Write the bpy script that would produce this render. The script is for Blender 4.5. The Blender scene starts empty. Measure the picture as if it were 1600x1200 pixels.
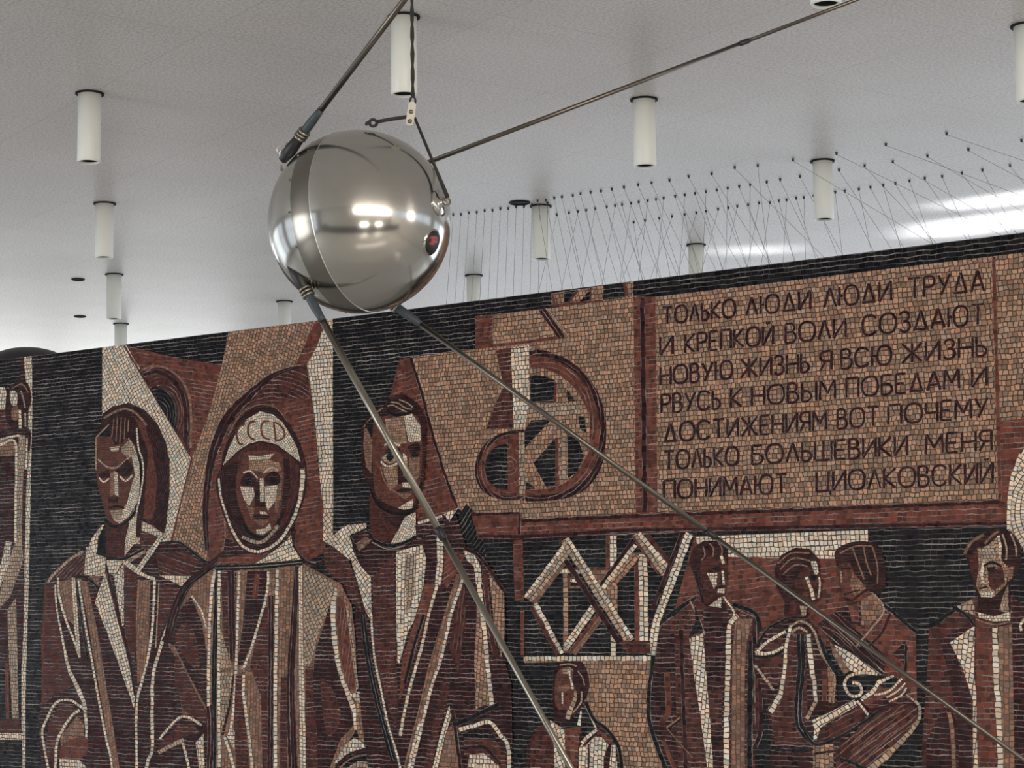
import bpy, bmesh, math, random
from mathutils import Vector, Matrix
random.seed(7)
SC = bpy.context.scene
COL = SC.collection

# ------------------------------------------------------------------ camera
F = 3000.0                                   # focal length in pixels of a 1600 px wide frame
PITCH, ROLL = 0.1106, -0.0121
EYE = Vector((0, 0, 5.0))
fwd = Vector((0, math.cos(PITCH), math.sin(PITCH)))
up0 = Vector((0, -math.sin(PITCH), math.cos(PITCH)))
r0 = Vector((1, 0, 0))
RIGHT = math.cos(ROLL) * r0 + math.sin(ROLL) * up0
UP = math.cos(ROLL) * up0 - math.sin(ROLL) * r0
cd = bpy.data.cameras.new('camera'); cam = bpy.data.objects.new('camera', cd); COL.objects.link(cam)
cd.sensor_width = 36.0; cd.lens = 36.0 * F / 1600.0; cd.clip_end = 200
cam.matrix_world = Matrix((( RIGHT.x, UP.x, -fwd.x, EYE.x), (RIGHT.y, UP.y, -fwd.y, EYE.y),
                           (RIGHT.z, UP.z, -fwd.z, EYE.z), (0, 0, 0, 1)))
SC.camera = cam

def ray(x, y):
    return (F * fwd + (x - 800) * RIGHT + (600 - y) * UP).normalized()
def at_depth(x, y, d):                        # point seen at a pixel, d metres away along the view axis
    r = ray(x, y); return EYE + r * (d / r.dot(fwd))
def at_z(x, y, z):                            # point seen at a pixel on the level plane z
    r = ray(x, y); return EYE + r * ((z - EYE.z) / r.z)

# ------------------------------------------------------------------ world, daylight, exposure
SC.view_settings.view_transform = 'Standard'
SC.view_settings.look = 'None'
SC.view_settings.gamma = 1.0
SC.view_settings.use_curve_mapping = False
SC.view_settings.exposure = 0.28
w = bpy.data.worlds.new('overcast'); SC.world = w; w.use_nodes = True
w.node_tree.nodes['Background'].inputs[0].default_value = (0.80, 0.88, 1.0, 1)
w.node_tree.nodes['Background'].inputs[1].default_value = 1.0

X0, X1, Y0, Y1, ZC = -16.0, 13.0, -9.0, 28.0, 8.2
def daylight(name, loc, sx, sy, direction, power, color, spread=180):
    l = bpy.data.lights.new(name, 'AREA'); l.shape = 'RECTANGLE'; l.size = sx; l.size_y = sy
    l.energy = power; l.color = color; l.spread = math.radians(spread)
    o = bpy.data.objects.new(name, l); COL.objects.link(o); o.location = loc
    o.rotation_euler = Vector(direction).to_track_quat('-Z', 'Z' if abs(direction[2]) < .9 else 'Y').to_euler()
    return o
# openings in each wall: (from, to, sill, head, sky radiance seen through it, tint)
WARM, COOL, PALE = (1.0, 0.89, 0.79), (0.90, 0.95, 1.0), (0.99, 1.0, 0.96)
WIN = {'front': [(-1.0, 12.9, 6.3, 7.7, 16.0, WARM), (1.0, 3.6, 0.4, 3.0, 9.0, WARM), (6.5, 9.0, 0.4, 3.0, 9.0, WARM)],
       'back': [(-15.0, -4.0, 5.8, 7.9, 4.0, PALE), (-2.0, 12.0, 3.0, 6.5, 2.0, COOL)],
       'left': [(-7.0, 9.0, 1.0, 7.4, 4.2, PALE), (11.0, 26.0, 1.0, 7.4, 0.7, PALE)],
       'right': [(-7.0, 9.0, 5.7, 7.7, 9.0, WARM), (11.0, 26.5, 1.0, 7.4, 2.1, COOL)]}
for k, ops in WIN.items():
    for a0, a1, z0, z1, rad, tint in ops:
        c, zc, wd, h = (a0 + a1) / 2, (z0 + z1) / 2, a1 - a0, z1 - z0
        loc, d = {'front': ((c, Y0 - .35, zc), (0, 1, 0)), 'back': ((c, Y1 + .35, zc), (0, -1, 0)),
                  'left': ((X0 - .35, c, zc), (1, 0, 0)), 'right': ((X1 + .35, c, zc), (-1, 0, 0))}[k]
        daylight('daylight_' + k, loc, wd, h, d, rad * wd * h * math.pi, tint)

# narrow lights added outside the far right windows to lay two ceiling bars
def ceiling_bar(px_, py_, length, width, power, spread):
    tgt = at_z(px_, py_, ZC); d = Vector((-.80, .05, .60)).normalized(); eu = Vector((math.cos(math.radians(35.8)), -math.sin(math.radians(35.8)), 0))
    L_ = (13.6 - tgt.x) / .80 * 1.0; c = tgt - d * L_; a = (eu - d * eu.dot(d)); k = a.length; a.normalize(); bb_ = d.cross(a)
    l = bpy.data.lights.new('added_bar_light', 'AREA'); l.shape = 'RECTANGLE'; l.size = length * k; l.size_y = width; l.energy = power
    l.color = (.95, .97, 1.0); l.spread = math.radians(spread)
    o = bpy.data.objects.new('added_bar_light', l); COL.objects.link(o)
    o.matrix_world = Matrix(((a.x, bb_.x, -d.x, c.x), (a.y, bb_.y, -d.y, c.y), (a.z, bb_.z, -d.z, c.z), (0, 0, 0, 1)))
ceiling_bar(1540, 350, 4.5, .42, 30, 3)
ceiling_bar(1560, 314, 3.0, .14, 8, 3)

# ------------------------------------------------------------------ materials
def mat(name, color, rough=.6, metal=0.0, noise=0.0, nscale=40, bump=0.0):
    m = bpy.data.materials.new(name); m.use_nodes = True; nt = m.node_tree; b = nt.nodes['Principled BSDF']
    b.inputs['Base Color'].default_value = (*color, 1); b.inputs['Roughness'].default_value = rough
    b.inputs['Metallic'].default_value = metal
    if noise or bump:
        tc = nt.nodes.new('ShaderNodeTexCoord'); n = nt.nodes.new('ShaderNodeTexNoise')
        n.inputs['Scale'].default_value = nscale; n.inputs['Detail'].default_value = 4
        nt.links.new(tc.outputs['Object'], n.inputs['Vector'])
        if noise:
            r = nt.nodes.new('ShaderNodeMapRange'); r.inputs[3].default_value = 1 - noise; r.inputs[4].default_value = 1 + noise
            nt.links.new(n.outputs['Fac'], r.inputs[0])
            mx = nt.nodes.new('ShaderNodeMix'); mx.data_type = 'RGBA'; mx.blend_type = 'MULTIPLY'; mx.inputs[0].default_value = 1
            mx.inputs[6].default_value = (*color, 1); nt.links.new(r.outputs[0], mx.inputs[7])
            nt.links.new(mx.outputs[2], b.inputs['Base Color'])
        if bump:
            bp = nt.nodes.new('ShaderNodeBump'); bp.inputs['Strength'].default_value = bump; bp.inputs['Distance'].default_value = .002
            nt.links.new(n.outputs['Fac'], bp.inputs['Height']); nt.links.new(bp.outputs[0], b.inputs['Normal'])
    return m

def ceiling_mat():
    m = bpy.data.materials.new('acoustic ceiling'); m.use_nodes = True; nt = m.node_tree; N = nt.nodes.new; L = nt.links.new
    b = nt.nodes['Principled BSDF']
    tc = N('ShaderNodeTexCoord'); mp = N('ShaderNodeMapping'); mp.inputs['Rotation'].default_value = (0, 0, math.radians(-35.8))
    L(tc.outputs['Object'], mp.inputs[0])
    br = N('ShaderNodeTexBrick'); br.offset = 0.0
    br.inputs['Color1'].default_value = (.65, .63, .615, 1); br.inputs['Color2'].default_value = (.635, .615, .60, 1)
    br.inputs['Mortar'].default_value = (.54, .525, .51, 1); br.inputs['Scale'].default_value = 1
    br.inputs['Mortar Size'].default_value = .006; br.inputs['Mortar Smooth'].default_value = .5
    br.inputs['Brick Width'].default_value = 1.2; br.inputs['Row Height'].default_value = 1.2
    L(mp.outputs[0], br.inputs[0])
    n = N('ShaderNodeTexNoise'); n.inputs['Scale'].default_value = 55; n.inputs['Detail'].default_value = 3; L(mp.outputs[0], n.inputs['Vector'])
    n2 = N('ShaderNodeTexNoise'); n2.inputs['Scale'].default_value = 1.3; n2.inputs['Detail'].default_value = 5; L(mp.outputs[0], n2.inputs['Vector'])
    r = N('ShaderNodeMapRange'); r.inputs[1].default_value = .35; r.inputs[2].default_value = .65; r.inputs[3].default_value = .80; r.inputs[4].default_value = 1.16; L(n.outputs['Fac'], r.inputs[0])
    r2 = N('ShaderNodeMapRange'); r2.inputs[1].default_value = .3; r2.inputs[2].default_value = .7; r2.inputs[3].default_value = .95; r2.inputs[4].default_value = 1.03; L(n2.outputs['Fac'], r2.inputs[0])
    mu = N('ShaderNodeMath'); mu.operation = 'MULTIPLY'; L(r.outputs[0], mu.inputs[0]); L(r2.outputs[0], mu.inputs[1])
    mx = N('ShaderNodeMix'); mx.data_type = 'RGBA'; mx.blend_type = 'MULTIPLY'; mx.inputs[0].default_value = 1
    L(br.outputs['Color'], mx.inputs[6]); L(mu.outputs[0], mx.inputs[7]); L(mx.outputs[2], b.inputs['Base Color'])
    b.inputs['Roughness'].default_value = .48; b.inputs['Specular IOR Level'].default_value = .35
    bp = N('ShaderNodeBump'); bp.inputs['Strength'].default_value = .08; bp.inputs['Distance'].default_value = .002
    L(n.outputs['Fac'], bp.inputs['Height']); L(bp.outputs[0], b.inputs['Normal'])
    return m

def mosaic_mat():
    m = bpy.data.materials.new('smalt mosaic'); m.use_nodes = True; nt = m.node_tree; N = nt.nodes.new; L = nt.links.new
    b = nt.nodes['Principled BSDF']
    def M(op, a, c=None, d=None):
        n = N('ShaderNodeMath'); n.operation = op
        for i, v in enumerate((a, c, d)):
            if v is None: continue
            if isinstance(v, (int, float)): n.inputs[i].default_value = v
            else: L(v, n.inputs[i])
        return n.outputs[0]
    def MR(v, a, c, o0, o1, smooth=False):
        n = N('ShaderNodeMapRange'); n.interpolation_type = 'SMOOTHSTEP' if smooth else 'LINEAR'
        L(v, n.inputs[0])
        for i, q in enumerate((a, c, o0, o1)):
            if isinstance(q, (int, float)): n.inputs[i + 1].default_value = q
            else: L(q, n.inputs[i + 1])
        return n.outputs[0]
    uv = N('ShaderNodeUVMap'); uv.uv_map = 'tile'
    nz = N('ShaderNodeTexNoise'); nz.noise_dimensions = '2D'; nz.inputs['Scale'].default_value = .55; nz.inputs['Detail'].default_value = 1.5
    L(uv.outputs[0], nz.inputs['Vector'])
    su = N('ShaderNodeSeparateXYZ'); L(uv.outputs[0], su.inputs[0])
    sn = N('ShaderNodeSeparateColor'); L(nz.outputs['Color'], sn.inputs[0])
    pa = N('ShaderNodeAttribute'); pa.attribute_name = 'polar'
    sp_ = N('ShaderNodeSeparateColor'); L(pa.outputs['Color'], sp_.inputs[0])
    rad_ = M('SQRT', M('ADD', M('MULTIPLY', su.outputs[0], su.outputs[0]), M('MULTIPLY', su.outputs[1], su.outputs[1])))
    ang_ = M('MULTIPLY', M('ARCTAN2', su.outputs[0], su.outputs[1]), sp_.outputs[0])
    fl_ = sp_.outputs[1]
    U0 = M('ADD', M('MULTIPLY', ang_, fl_), M('MULTIPLY', su.outputs[0], M('SUBTRACT', 1.0, fl_)))
    V0 = M('ADD', M('MULTIPLY', rad_, fl_), M('MULTIPLY', su.outputs[1], M('SUBTRACT', 1.0, fl_)))
    u = M('ADD', U0, M('MULTIPLY', M('SUBTRACT', sn.outputs[0], .5), .7))
    v = M('ADD', V0, M('MULTIPLY', M('SUBTRACT', sn.outputs[1], .5), .55))
    row = M('FLOOR', v)
    w1 = N('ShaderNodeTexWhiteNoise'); w1.noise_dimensions = '1D'; L(row, w1.inputs['W'])
    u2 = M('ADD', u, w1.outputs['Value'])
    cell = M('FLOOR', u2)
    cb = N('ShaderNodeCombineXYZ'); L(cell, cb.inputs[0]); L(row, cb.inputs[1])
    w2 = N('ShaderNodeTexWhiteNoise'); w2.noise_dimensions = '2D'; L(cb.outputs[0], w2.inputs['Vector'])
    rs = N('ShaderNodeSeparateColor'); L(w2.outputs['Color'], rs.inputs[0])
    fu, fv = M('FRACT', u2), M('FRACT', v)
    eu = M('MINIMUM', fu, M('SUBTRACT', 1.0, fu)); ev = M('MINIMUM', fv, M('SUBTRACT', 1.0, fv))
    at = N('ShaderNodeAttribute'); at.attribute_name = 'pigment'
    lum = N('ShaderNodeRGBToBW'); L(at.outputs['Color'], lum.inputs[0])
    gapu = MR(lum.outputs[0], .02, .3, .004, .07)
    mu_ = MR(eu, gapu, M('ADD', gapu, .045), MR(lum.outputs[0], .02, .2, .62, 0), 1, True)
    gv = M('ADD', .035, M('MULTIPLY', rs.outputs[1], .05))
    mv_ = MR(ev, gv, M('ADD', gv, .06), 0, 1, True)
    mask = M('MINIMUM', mu_, mv_)
    var = at.outputs['Alpha']
    k = M('ADD', 1.0, M('MULTIPLY', M('MULTIPLY', M('SUBTRACT', rs.outputs[0], .5), 2.0), var))
    tint = N('ShaderNodeMix'); tint.data_type = 'RGBA'; L(rs.outputs[2], tint.inputs[0])
    tint.inputs[6].default_value = (1.16, .93, .80, 1); tint.inputs[7].default_value = (.93, 1.0, 1.07, 1)
    m1 = N('ShaderNodeMix'); m1.data_type = 'RGBA'; m1.blend_type = 'MULTIPLY'; m1.inputs[0].default_value = 1
    L(at.outputs['Color'], m1.inputs[6]); L(tint.outputs[2], m1.inputs[7])
    m2 = N('ShaderNodeVectorMath'); m2.operation = 'SCALE'; L(m1.outputs[2], m2.inputs[0]); L(k, m2.inputs['Scale'])
    wr = N('ShaderNodeTexWhiteNoise'); wr.noise_dimensions = '1D'; L(M('ADD', M('FLOOR', M('ADD', v, .5)), .37), wr.inputs['W'])
    gn = N('ShaderNodeTexNoise'); gn.noise_dimensions = '2D'; gn.inputs['Scale'].default_value = .28; gn.inputs['Detail'].default_value = 3; L(uv.outputs[0], gn.inputs['Vector'])
    gk = M('MULTIPLY', M('ADD', .35, wr.outputs['Value']), MR(gn.outputs['Fac'], .35, .65, .35, 1.35))
    g0 = N('ShaderNodeVectorMath'); g0.operation = 'SCALE'; g0.inputs[0].default_value = (.27, .235, .215); L(M('MULTIPLY', gk, sp_.outputs[2]), g0.inputs['Scale'])
    g = N('ShaderNodeMix'); g.data_type = 'RGBA'; L(MR(lum.outputs[0], .03, .25, 0, 1), g.inputs[0]); L(g0.outputs[0], g.inputs[6])
    g.inputs[7].default_value = (.085, .065, .05, 1)
    fin = N('ShaderNodeMix'); fin.data_type = 'RGBA'; L(mask, fin.inputs[0]); L(g.outputs[2], fin.inputs[6]); L(m2.outputs[0], fin.inputs[7])
    L(fin.outputs[2], b.inputs['Base Color'])
    L(MR(mask, 0, 1, .9, .38), b.inputs['Roughness']); b.inputs['Specular IOR Level'].default_value = .12
    bp = N('ShaderNodeBump'); bp.inputs['Strength'].default_value = .5; bp.inputs['Distance'].default_value = .006; L(mask, bp.inputs['Height'])
    tl = N('ShaderNodeVectorMath'); tl.operation = 'SUBTRACT'; L(w2.outputs['Color'], tl.inputs[0]); tl.inputs[1].default_value = (.5, .5, .5)
    ts = N('ShaderNodeVectorMath'); ts.operation = 'SCALE'; L(tl.outputs[0], ts.inputs[0]); ts.inputs['Scale'].default_value = .22
    ta = N('ShaderNodeVectorMath'); ta.operation = 'ADD'; L(bp.outputs[0], ta.inputs[0]); L(ts.outputs[0], ta.inputs[1])
    tn = N('ShaderNodeVectorMath'); tn.operation = 'NORMALIZE'; L(ta.outputs[0], tn.inputs[0]); L(tn.outputs[0], b.inputs['Normal'])
    return m

MAT = {
 'ceiling': ceiling_mat(), 'mosaic': mosaic_mat(),
 'plaster': mat('plaster', (.62, .60, .57), .8, 0, .06, 6, .2),
 'floor': mat('stone floor', (.66, .64, .61), .09, 0, .12, 3),
 'concrete': mat('wall edge', (.22, .21, .20), .8, 0, .15, 12, .3),
 'frame': mat('window frame', (.12, .12, .12), .5, .4, .1, 20),
 'white_enamel': mat('white enamel', (.88, .90, .84), .38, 0, .03, 14),
 'dark': mat('dark inside', (.02, .02, .02), .7, 0, .2, 30),
 'bulb': mat('frosted bulb', (.55, .55, .52), .3, 0, .05, 20),
 'alu': mat('polished aluminium', (.55, .54, .50), .15, 1, .05, 9),
 'alu_dull': mat('satin aluminium belt', (.25, .235, .21), .2, 1, .08, 18),
 'seam': mat('seam bead', (.80, .79, .76), .25, 1, .05, 20),
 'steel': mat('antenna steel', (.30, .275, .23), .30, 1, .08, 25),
 'steel_dark': mat('dark antenna steel', (.17, .15, .125), .32, 1, .08, 25),  # darker steel tone, for every rod but the lower left one
 'black': mat('black rubber', (.015, .015, .016), .45, 0, .2, 40),
 'tape': mat('blue grey sleeve', (.055, .07, .08), .5, .2, .35, 60, .4),
 'cord': mat('twisted dark cord', (.03, .03, .025), .8, 0, .4, 160, .6),
 'clamp': mat('clamp plate', (.52, .50, .44), .45, .3, .06, 30),
 'bolt': mat('brassy bolt', (.22, .18, .12), .4, .8, .1, 40),
 'red': mat('red enamel', (.30, .02, .02), .3, 0, .15, 60),
 'string': mat('grey string', (.17, .165, .16), .8, 0, .2, 80),
 'hook': mat('ceiling hook', (.06, .06, .06), .5, .5, .2, 40),
 'dome': mat('dark dome', (.035, .033, .032), .45, 0, .2, 15),
}

MAT['dark'].node_tree.nodes['Principled BSDF'].inputs['Specular IOR Level'].default_value = .05

# ------------------------------------------------------------------ helpers
def link(name, bm_or_mesh, m, parent=None, smooth=False):
    if isinstance(bm_or_mesh, bmesh.types.BMesh):
        bmesh.ops.recalc_face_normals(bm_or_mesh, faces=bm_or_mesh.faces)
        me = bpy.data.meshes.new(name); bm_or_mesh.to_mesh(me); bm_or_mesh.free()
    else: me = bm_or_mesh
    me.materials.append(MAT[m])
    if smooth:
        for p in me.polygons: p.use_smooth = True
    o = bpy.data.objects.new(name, me); COL.objects.link(o)
    if parent: o.parent = parent
    return o
def thing(name, label, cat, loc=(0, 0, 0), group=None):
    o = bpy.data.objects.new(name, None); COL.objects.link(o); o.location = loc; o.empty_display_size = .1
    o['label'] = label; o['category'] = cat
    if group: o['group'] = group
    return o
def box(bm, x0, x1, y0, y1, z0, z1):
    vs = [bm.verts.new((x, y, z)) for x in (x0, x1) for y in (y0, y1) for z in (z0, z1)]
    for f in ((0, 1, 3, 2), (4, 6, 7, 5), (0, 4, 5, 1), (2, 3, 7, 6), (0, 2, 6, 4), (1, 5, 7, 3)):
        bm.faces.new([vs[i] for i in f])
def frame_of(d):
    d = Vector(d).normalized(); a = Vector((0, 0, 1)) if abs(d.z) < .9 else Vector((1, 0, 0))
    x = d.cross(a).normalized(); return x, d.cross(x).normalized(), d
def lathe(bm, prof, o, axis, seg=48, closed=False):      # prof: (radius, height along axis)
    x, y, d = frame_of(axis); o = Vector(o); rings = []
    for r, h in prof:
        if r < 1e-6: rings.append([bm.verts.new(o + d * h)])
        else: rings.append([bm.verts.new(o + d * h + (x * math.cos(t) + y * math.sin(t)) * r) for t in [2 * math.pi * i / seg for i in range(seg)]])
    if closed: rings.append(rings[0])
    for a, b_ in zip(rings, rings[1:]):
        for i in range(seg):
            j = (i + 1) % seg
            if len(a) == 1 and len(b_) == 1: continue
            if len(a) == 1: bm.faces.new((a[0], b_[i], b_[j]))
            elif len(b_) == 1: bm.faces.new((a[i], b_[0], a[j]))
            else: bm.faces.new((a[i], b_[i], b_[j], a[j]))
def tube(bm, pts, radii, seg=10, cap=True):
    pts = [Vector(p) for p in pts]
    if isinstance(radii, (int, float)): radii = [radii] * len(pts)
    rings = []; x = None
    for i, p in enumerate(pts):
        d = (pts[min(i + 1, len(pts) - 1)] - pts[max(i - 1, 0)]).normalized()
        if x is None: x, y, _ = frame_of(d)
        else:
            x = (x - d * x.dot(d)).normalized(); y = d.cross(x)
        rings.append([bm.verts.new(p + (x * math.cos(t) + y * math.sin(t)) * radii[i]) for t in [2 * math.pi * k / seg for k in range(seg)]])
    for a, b_ in zip(rings, rings[1:]):
        for i in range(seg): bm.faces.new((a[i], a[(i + 1) % seg], b_[(i + 1) % seg], b_[i]))
    if cap: bm.faces.new(rings[0][::-1]); bm.faces.new(rings[-1])
def torus(bm, c, axis, R_, r_, n=20, m=8, sx=1.0):
    x, y, d = frame_of(axis); c = Vector(c); g = []
    for i in range(n):
        t = 2 * math.pi * i / n; e = x * math.cos(t) * sx + y * math.sin(t)
        g.append([bm.verts.new(c + e * R_ + (e.normalized() * math.cos(s) + d * math.sin(s)) * r_) for s in [2 * math.pi * k / m for k in range(m)]])
    for i in range(n):
        for k in range(m):
            bm.faces.new((g[i][k], g[(i + 1) % n][k], g[(i + 1) % n][(k + 1) % m], g[i][(k + 1) % m]))

# ------------------------------------------------------------------ room shell
def struct(name, bm, m):
    o = link(name, bm, m); o['kind'] = 'structure'; return o
T = .3
bm = bmesh.new(); box(bm, X0 - T, X1 + T, Y0 - T, Y1 + T, -.3, 0); struct('floor', bm, 'floor')
bm = bmesh.new(); box(bm, X0 - T, X1 + T, Y0 - T, Y1 + T, ZC, ZC + .3); struct('ceiling', bm, 'ceiling')
n = 0
for side, ops in WIN.items():
    bm = bmesh.new(); lo, hi = (X0, X1) if side in ('front', 'back') else (Y0, Y1)
    p = {'front': Y0 - T, 'back': Y1, 'left': X0 - T, 'right': X1}[side]
    def bb(m_, s0, s1, q0, q1, d0=0, d1=T):
        if side in ('front', 'back'): box(m_, s0, s1, p + d0, p + d1, q0, q1)
        else: box(m_, p + d0, p + d1, s0, s1, q0, q1)
    es = sorted({lo, hi, *[q for o in ops for q in o[:2]]}); zs = sorted({0.0, ZC, *[q for o in ops for q in o[2:4]]})
    for s0, s1 in zip(es, es[1:]):
        for q0, q1 in zip(zs, zs[1:]):
            if not any(o[0] <= s0 and s1 <= o[1] and o[2] <= q0 and q1 <= o[3] for o in ops): bb(bm, s0, s1, q0, q1)
    struct('wall_' + side, bm, 'plaster')
    for a0, a1, z0, z1, _, _ in ops:
        n += 1; bm = bmesh.new(); k = max(2, round((a1 - a0) / 3.0))
        for i in range(k + 1):
            c = a0 + (a1 - a0) * i / k; bb(bm, max(a0, c - .08), min(a1, c + .08), z0, z1, .1, .2)
        for zz in (z0 + .05, z1 - .05) + ((z0 + (z1 - z0) * .6,) if z1 - z0 > 2 else ()): bb(bm, a0, a1, zz - .05, zz + .05, .11, .19)
        struct('window_%d' % n, bm, 'frame')

bm = bmesh.new(); box(bm, -7.0, 9.0, -2.6, -.6, 3.1, 3.4); box(bm, -7.0, 9.0, -.75, -.6, 3.4, 4.2); box(bm, -7.0, -6.85, -2.6, -.75, 3.4, 4.2); struct('trim_1', bm, 'concrete')

# ------------------------------------------------------------------ mosaic wall
YAW = math.radians(35.8)
EU = Vector((math.cos(YAW), -math.sin(YAW), 0))             # along the wall, towards the right of the photo
EN = Vector((-math.sin(YAW), -math.cos(YAW), 0))            # out of the wall, towards the hall
EZ = Vector((0, 0, 1))
WP = at_depth(800, 463, 14.0)                               # a point of the wall's top edge
TOPZ = WP.z
def plane(x, y, off=0.0):                                   # photo point -> metres on the wall
    r = ray(x, y); t = ((WP - EYE).dot(EN)) / r.dot(EN); p = EYE + r * t - WP
    return (p.dot(EU), p.z)
def on_wall(u, v, off): return WP + EU * u + EZ * v + EN * off
u0, u1 = plane(-330, 600)[0], plane(2000, 600)[0]
def slab(bm, ua, ub, va, vb, d0, d1):
    vs = [bm.verts.new(on_wall(u, v, d)) for u in (ua, ub) for d in (d0, d1) for v in (va, vb)]
    for f in ((0, 1, 3, 2), (4, 6, 7, 5), (0, 4, 5, 1), (2, 3, 7, 6), (0, 2, 6, 4), (1, 5, 7, 3)): bm.faces.new([vs[i] for i in f])
bm = bmesh.new(); slab(bm, u0, u1, -TOPZ, 0, -.30, 0); struct('wall_middle', bm, 'concrete')

PIG = {'K': (.004, .005, .008, .7), 'W': (.82, .75, .62, .28), 'G': (.46, .37, .285, .32), 'T': (.43, .28, .195, .42),
       'P': (.30, .175, .122, .40), 'R': (.155, .045, .030, .45), 'B': (.082, .0225, .018, .52), 'M': (.034, .0065, .008, .6), 'F': (.145, .052, .038, .35)}
TILE = .0325
SHAPES = {}          # part -> list of (points, uvs, colour, layer)
LAYER = [0]
TR = [0, 0, 1]
def C(ox, oy, s): TR[:] = [ox, oy, s]
def px(p): return (TR[0] + p[0] / TR[2], TR[1] + p[1] / TR[2])
def catmull(pts, closed, sub=5):
    n = len(pts); out = []
    rng = range(n) if closed else range(n - 1)
    for i in rng:
        g = (lambda k: pts[k % n]) if closed else (lambda k: pts[max(0, min(n - 1, k))])
        a, b, c, d = g(i - 1), g(i), g(i + 1), g(i + 2)
        for k in range(sub):
            t = k / sub
            out.append(tuple(.5 * (2 * b[j] + (c[j] - a[j]) * t + (2 * a[j] - 5 * b[j] + 4 * c[j] - d[j]) * t * t + (3 * b[j] - a[j] - 3 * c[j] + d[j]) * t ** 3) for j in range(len(b))))
    if not closed: out.append(tuple(pts[-1]))
    return out
def clip_top(P):
    out = []
    for i, a in enumerate(P):
        b = P[(i + 1) % len(P)]
        if a[1] <= 0: out.append(a)
        if (a[1] <= 0) != (b[1] <= 0):
            t = a[1] / (a[1] - b[1]); out.append((a[0] + (b[0] - a[0]) * t, 0.0))
    return out
def Fl(part, c, pts, curve=False, ang=0.0, polar=None, ts=1.0):
    pts = [px(p) for p in pts]
    if curve: pts = catmull(pts, True)
    P = clip_top([plane(*p) for p in pts])
    if len(P) < 3: return
    ca, sa = math.cos(math.radians(ang)), math.sin(math.radians(ang)); lx = 1.45 if c in 'KM' else 1.0
    o = random.uniform(0, 60), random.uniform(0, 60)
    s = TILE * ts * (.62 if part.startswith('head') and part != 'head_0' else 1); gs = .35 if part.startswith('head') else 1.0; pol = (0, 0, gs, 1)
    if polar:
        pc = plane(*px(polar))
        rm = sum(math.hypot(q[0] - pc[0], q[1] - pc[1]) for q in P) / len(P)
        UV = [((q[0] - pc[0]) / s, (q[1] - pc[1]) / s) for q in P]; pol = (rm / s / lx, 1, gs, 1)
    else:
        UV = [((q[0] * ca + q[1] * sa) / s / lx + o[0], (-q[0] * sa + q[1] * ca) / s + o[1]) for q in P]
    LAYER[0] += 1; SHAPES.setdefault(part, []).append((P, UV, PIG[c], LAYER[0], pol))
def St(part, c, pts, wd, curve=True):                       # a line of tesserae; widths in photo pixels
    pts = [px(p) for p in pts]
    if not isinstance(wd, (list, tuple)): wd = [wd] * len(pts)
    pts = [(p[0], p[1], q) for p, q in zip(pts, wd)]
    if curve and len(pts) > 2: pts = catmull(pts, False)
    Q = []; 
    for i, p in enumerate(pts):
        a, b = pts[max(0, i - 1)], pts[min(len(pts) - 1, i + 1)]
        dx, dy = b[0] - a[0], b[1] - a[1]; l = math.hypot(dx, dy) or 1
        nx, ny = -dy / l * p[2] / 2, dx / l * p[2] / 2
        Q.append((plane(p[0] + nx, p[1] + ny), plane(p[0] - nx, p[1] - ny)))
    LAYER[0] += 1; o = random.randint(0, 60), random.randint(0, 60); s = 0.0
    mw = sum(math.dist(a, b) for a, b in Q) / len(Q); rows = max(1, round(mw / TILE)); tl = min(mw / rows, TILE)  * (1.35 if c in 'KM' else 1.05)
    prev = None
    for (a0_, b0_), (a1_, b1_) in zip(Q, Q[1:]):
        l = math.dist(((a0_[0] + b0_[0]) / 2, (a0_[1] + b0_[1]) / 2), ((a1_[0] + b1_[0]) / 2, (a1_[1] + b1_[1]) / 2)) / tl
        P = [a0_, b0_, b1_, a1_]
        if max(q[1] for q in P) > 0: s += l; continue
        SHAPES.setdefault(part, []).append((P, [(s + o[0], o[1] + rows), (s + o[0], o[1]), (s + l + o[0], o[1]), (s + l + o[0], o[1] + rows)], PIG[c], LAYER[0], (0, 0, .35 if part.startswith('head') and c in 'KM' else 1.0, 1)))
        s += l

# ---- background fields
A = 'background_field'
C(0, 0, 1)
Fl(A, 'K', [(-330, 300), (2000, 200), (2000, 1700), (-330, 1700)])
Fl(A, 'W', [(36, 540), (50, 540), (51, 640), (49, 730), (46, 880), (42, 1020), (40, 1100), (40, 1340), (34, 1340), (34, 1100), (34, 1020), (38, 880), (41, 730), (44, 640)])
Fl(A, 'M', [(31, 540), (37, 540), (38, 600), (32, 600)])
Fl(A, 'R', [(192, 538), (225, 547), (275, 559), (346, 570), (335, 640), (299, 718)], ang=-10)
Fl(A, 'T', [(361, 500), (514, 480), (512, 700), (420, 900), (268, 862), (267, 847), (299, 718), (312, 686), (326, 648), (336, 612), (347, 570)], ang=70)
Fl(A, 'W', [(160, 530), (192, 530), (299, 712), (296, 738), (282, 800), (267, 848), (256, 850), (200, 850), (160, 650)], ang=-58)
St(A, 'R', [(194, 540), (300, 716), (267, 850)], 3, curve=False)
Fl(A, 'B', [(216, 578), (232, 571), (252, 570), (276, 582), (293, 604), (301, 632), (299, 700), (297, 709), (276, 676), (276, 642), (271, 622), (260, 610), (245, 604), (234, 606)], polar=(250, 650))
St(A, 'P', [(222, 578), (240, 572), (262, 576), (284, 594), (296, 620), (299, 655), (298, 700)], 4)
St(A, 'M', [(224, 586), (246, 581), (268, 592), (284, 614), (290, 645), (290, 692)], 7)
Fl(A, 'K', [(234, 607), (244, 603), (260, 610), (271, 622), (276, 642), (276, 677)], polar=(245, 650))
Fl(A, 'R', [(494, 500), (514, 500), (497, 545), (480, 570), (462, 570)])
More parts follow.
